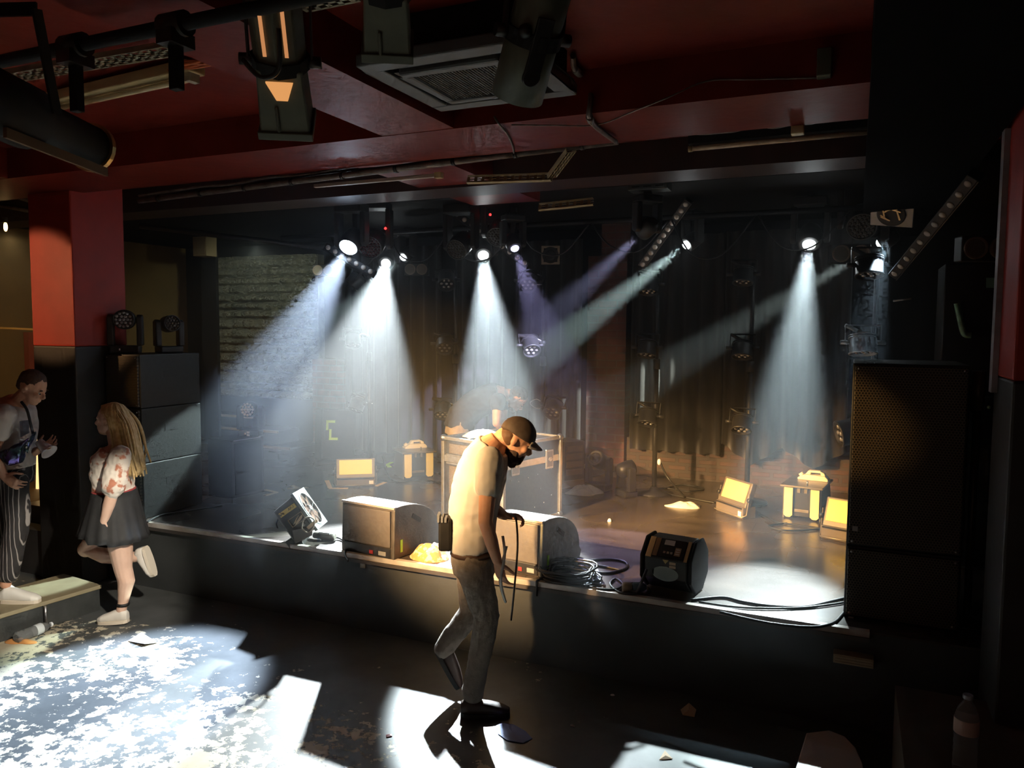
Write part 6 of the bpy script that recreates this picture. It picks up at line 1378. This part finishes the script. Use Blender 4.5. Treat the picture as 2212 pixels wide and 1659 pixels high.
# water bottles
def bottle(label, loc, h, rot=0, lying=False, lab=None, group='clear plastic water bottles'):
    PET = MATS.get('clear_pet')
    if not PET:
        PET = mat('clear_pet', (0.85, 0.9, 0.92), 0.10, trans=0.86, spec=0.6); PET.node_tree.nodes['Principled BSDF'].inputs['IOR'].default_value = 1.25
    r = h * 0.145; prof = [(r * 0.7, 0), (r * 0.98, h * 0.02)]
    for k in range(9): prof += [(r * (0.92 if k % 2 else 1.0), h * (0.06 + 0.05 * k))]
    prof += [(r, h * 0.54), (r, h * 0.66), (r * 0.95, h * 0.72), (r * 0.75, h * 0.82), (r * 0.4, h * 0.90), (r * 0.33, h * 0.93), (r * 0.33, h * 0.955)]
    t = thing('water_bottle', label, 'bottle', loc, rot, group)
    MB().lathe(prof, n=22).build('bottle_body', PET, t)
    MB().lathe([(r * 0.40, h * 0.945), (r * 0.42, h * 0.95), (r * 0.42, h * 0.995), (r * 0.38, h)], n=18).build('cap', mat('bottle_cap', (0.35, 0.42, 0.50), 0.5) if not lying else mat('white_cap', (0.8, 0.85, 0.9), 0.5), t)
    MB().lathe([(r * 1.01, h * 0.50), (r * 1.012, h * 0.51), (r * 1.012, h * 0.68), (r * 1.0, h * 0.69)], n=22).build('paper_band', lab or mat('pinkish_band', (0.62, 0.46, 0.40), 0.6, 0, (0.5, 0.4, 0.36), 20), t)
    return t
bl = onz(34, 1378, 0.042); br = onz(97, 1354, 0.042); bl.z = br.z = 0.0; dd = (br - bl); hh = 0.27
bottle('clear plastic bottle lying on its side by the low step', bl + V((0, 0, 0.042)), hh, lookrot(-(br - bl)), True, mat('clear_band', (0.6, 0.65, 0.68), 0.3))
struct(MB().box((onz(1935, 1490, 0.42).x, 1.2, 0), (2.6, onz(1945, 1482, 0.42).y, 0.42)).build('platform_slab', mat('brown_black_platform', (0.07, 0.045, 0.028), 0.6, 0, (0.09, 0.06, 0.038), 5)))
bottle('tall water bottle with a pinkish band standing at the lower right corner', onz(2083, 1662, 0.42), 0.315)
bottle('dim water bottle standing at the foot of the stage, below the slatted box', onz(1861, 1552, 0.0), 0.30)
p, q = onz(1797, 1425, 0.35), onz(1888, 1432, 0.35); p = ony(1800, 1412, 4.46); q = ony(1888, 1428, 4.46)
t = thing('slatted_box', 'pale slanted slatted box fixed to the stage front under its right end', 'box', (p.x, 4.46, p.z - 0.05), R(0)); w = q.x - p.x
MB().box((0, 0, 0), (w, 0.08, 0.05)).build('backing', mat('cream_slat', (0.42, 0.36, 0.24), 0.6), t, bevel=0.004)
for k in range(3): MB().box((0.01, -0.006, 0.006 + 0.015 * k), (w - 0.005, 0.0, 0.014 + 0.015 * k)).build('slat', MATS['cream_slat'], t)
# litter
def sheet(name, label, cat, pts, m, lift=None, h=0.003):
    b = MB(); n = len(pts); vs = [onz(x, y, 0.002) + V((0, 0, (lift[i] if lift else 0))) for i, (x, y) in enumerate(pts)]; cen = sum(vs, V((0, 0, 0))) / n
    top = [v + V((0, 0, h)) for v in vs]
    b.add(vs + top + [cen + V((0, 0, h + 0.004))], [tuple(reversed(range(n)))] + [(n + i, n + (i + 1) % n, 2 * n) for i in range(n)] + [(i, (i + 1) % n, (i + 1) % n + n, i + n) for i in range(n)])
    return tag(b.build(name, m), label, cat)
sheet('paper_note', 'folded white paper on the floor in front of the woman', 'paper', [(276, 1385), (306, 1376), (340, 1389), (312, 1396)], WHITEP, [0, 0.03, 0, 0.015])
cloth_blob('crushed_wrapper', 'crushed orange wrapper on the floor beside the lying bottle', 'wrapper', onz(46, 1387, 0), 0.10, 0.05, 0.03, mat('orange_wrapper', (0.55, 0.25, 0.08), 0.5), 13, 0.2)
sheet('paper_scrap', 'torn tan paper scrap on the dark floor toward the right', 'paper scrap', [(1470, 1534), (1488, 1530), (1504, 1541), (1500, 1549), (1475, 1545)], mat('tan_scrap', (0.45, 0.33, 0.22), 0.7), [0, 0.03, 0.02, 0.0, 0])
sheet('paper_scrap', 'three-cornered tan paper scrap near the bottom edge of the floor', 'paper scrap', [(1424, 1642), (1436, 1630), (1453, 1640)], MATS['tan_scrap'], [0, 0.02, 0])
sheet('red_wrapper', 'tiny dark red wrapper on the bright white floor', 'wrapper', [(834, 1588), (846, 1586), (847, 1591), (835, 1593)], mat('dark_red_wrapper', (0.16, 0.02, 0.02), 0.5))
sheet('blue_light_patch', 'blue oval light patch painted as a sheet on the dark floor at the bottom centre', 'paper scrap', [(1072, 1568), (1084, 1562), (1110, 1566), (1135, 1580), (1150, 1596), (1130, 1606), (1095, 1600), (1076, 1586)], mat('blue_light_patch', (0.10, 0.16, 0.42), 0.6))  # patch of blue gel light laid down as a coloured sheet
t = thing('light_pool_slab', 'white slab standing in for a light pool at the lower right of the floor', 'box', onz(1790, 1690, 0.0), R(12))  # pool of light on the floor built as a white slab
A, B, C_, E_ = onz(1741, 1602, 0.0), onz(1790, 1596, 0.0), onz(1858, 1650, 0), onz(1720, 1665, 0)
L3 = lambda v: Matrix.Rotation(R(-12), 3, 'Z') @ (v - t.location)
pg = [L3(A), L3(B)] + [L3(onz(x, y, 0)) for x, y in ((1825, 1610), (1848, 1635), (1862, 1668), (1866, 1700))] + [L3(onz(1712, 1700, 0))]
MB().prism([(p.x, p.y) for p in pg], 0.0, 0.05, 'z').build('body', mat('light_pool_white', (0.82, 0.80, 0.74), 0.6), t, bevel=0.006)
for (px, py, lb) in ((1323, 1502, 'small pale speck of litter under the right of the stage'), (1237, 1568, 'pale litter speck left of the torn tan scrap')):
    cloth_blob('litter', lb, 'litter', onz(px, py, 0), 0.012, 0.008, 0.01, WHITEP, int(px))
# ------------------------------------------------------------------ lights
def spot(name, p, t, watt, col, size, blend=0.2, rad=0.03):
    l = bpy.data.lights.new(name, 'SPOT'); l.energy = watt; l.color = col; l.spot_size = R(size); l.spot_blend = blend; l.shadow_soft_size = rad
    o = bpy.data.objects.new(name, l); COL.objects.link(o); o.location = p
    o.rotation_euler = lookrot(V(t) - V(p)).to_euler()
    return o
for i, (b, p) in enumerate(zip(BEAMS, BEAM_POS)):
    spot('stage_beam_light', p + (b[1] - p).normalized() * (0.14 if i in (0, 1, 3, 7) else 0.115), b[1], b[2], b[3], b[4], 0.85 if i in (7, 9) else (0.5 if i == 0 else 0.25), 0.05 if i in (0, 1, 3, 7) else 0.035)
# warm front-of-house profile lanterns, off to the left of the hall
WARM = (1.0, 0.56, 0.18)
FOH = V((-4.9, 1.4, 3.1))
for (tx, ty, tz, w_, sz) in ((-0.55, 6.9, 0.80, 3800, 17), (-1.65, 6.3, 0.80, 3800, 17), (-2.05, 4.3, 1.42, 3200, 12), (-3.1, 6.9, 0.75, 3000, 17), (-0.30, 4.7, 1.72, 1500, 7), (SX1 + 0.03, 4.56, 1.7, 130, 6)):
    spot('warm_front_light', FOH, (tx, ty, tz), w_, WARM, sz, 0.45, 0.05)
spot('warm_front_light', (-1.75, 2.6, 2.9), (-4.7, 7.4, 0.75), 1300, WARM, 20, 0.5, 0.06)
spot('warm_edge_light', (-3.6, 0.5, 3.1), (-2.3, 4.9, 1.10), 6500, (1.0, 0.60, 0.26), 26, 0.9, 0.10)
spot('side_light', (-0.8, 2.0, 3.1), onz(165, 1285, 0.1), 1100, (1.0, 0.90, 0.76), 17, 0.45, 0.04)
spot('added_stone_light', (-6.0, 6.6, 3.05), ony(570, 720, 8.7), 90, (0.85, 0.95, 0.78), 75, 0.8, 0.05)  # added dim lamp that brings out the stone wall
spot('wall_lamp_light', dep(20, 505, 7.3), dep(20, 705, 7.7), 60, (1, 0.6, 0.22), 160, 1.0, 0.05)
spot('warm_pillar_light', (-7.8, 1.6, 3.0), (-6.25, 4.3, 2.45), 420, (1, 0.55, 0.25), 20, 0.25, 0.05)
w = bpy.data.worlds.new('dim_hall'); S.world = w; w.use_nodes = True
w.node_tree.nodes['Background'].inputs[0].default_value = (1.0, 0.55, 0.40, 1); w.node_tree.nodes['Background'].inputs[1].default_value = 0.06
S.view_settings.view_transform = 'Standard'; S.view_settings.look = 'None'; S.view_settings.gamma = 1; S.view_settings.exposure = 0
S.cycles.use_denoising = True
S.cycles.max_bounces = 3; S.cycles.diffuse_bounces = 2; S.cycles.glossy_bounces = 2; S.cycles.volume_bounces = 0; S.cycles.transmission_bounces = 6
S.cycles.sample_clamp_indirect = 5; S.cycles.use_adaptive_sampling = True; S.cycles.adaptive_threshold = 0.1; S.cycles.adaptive_min_samples = 8
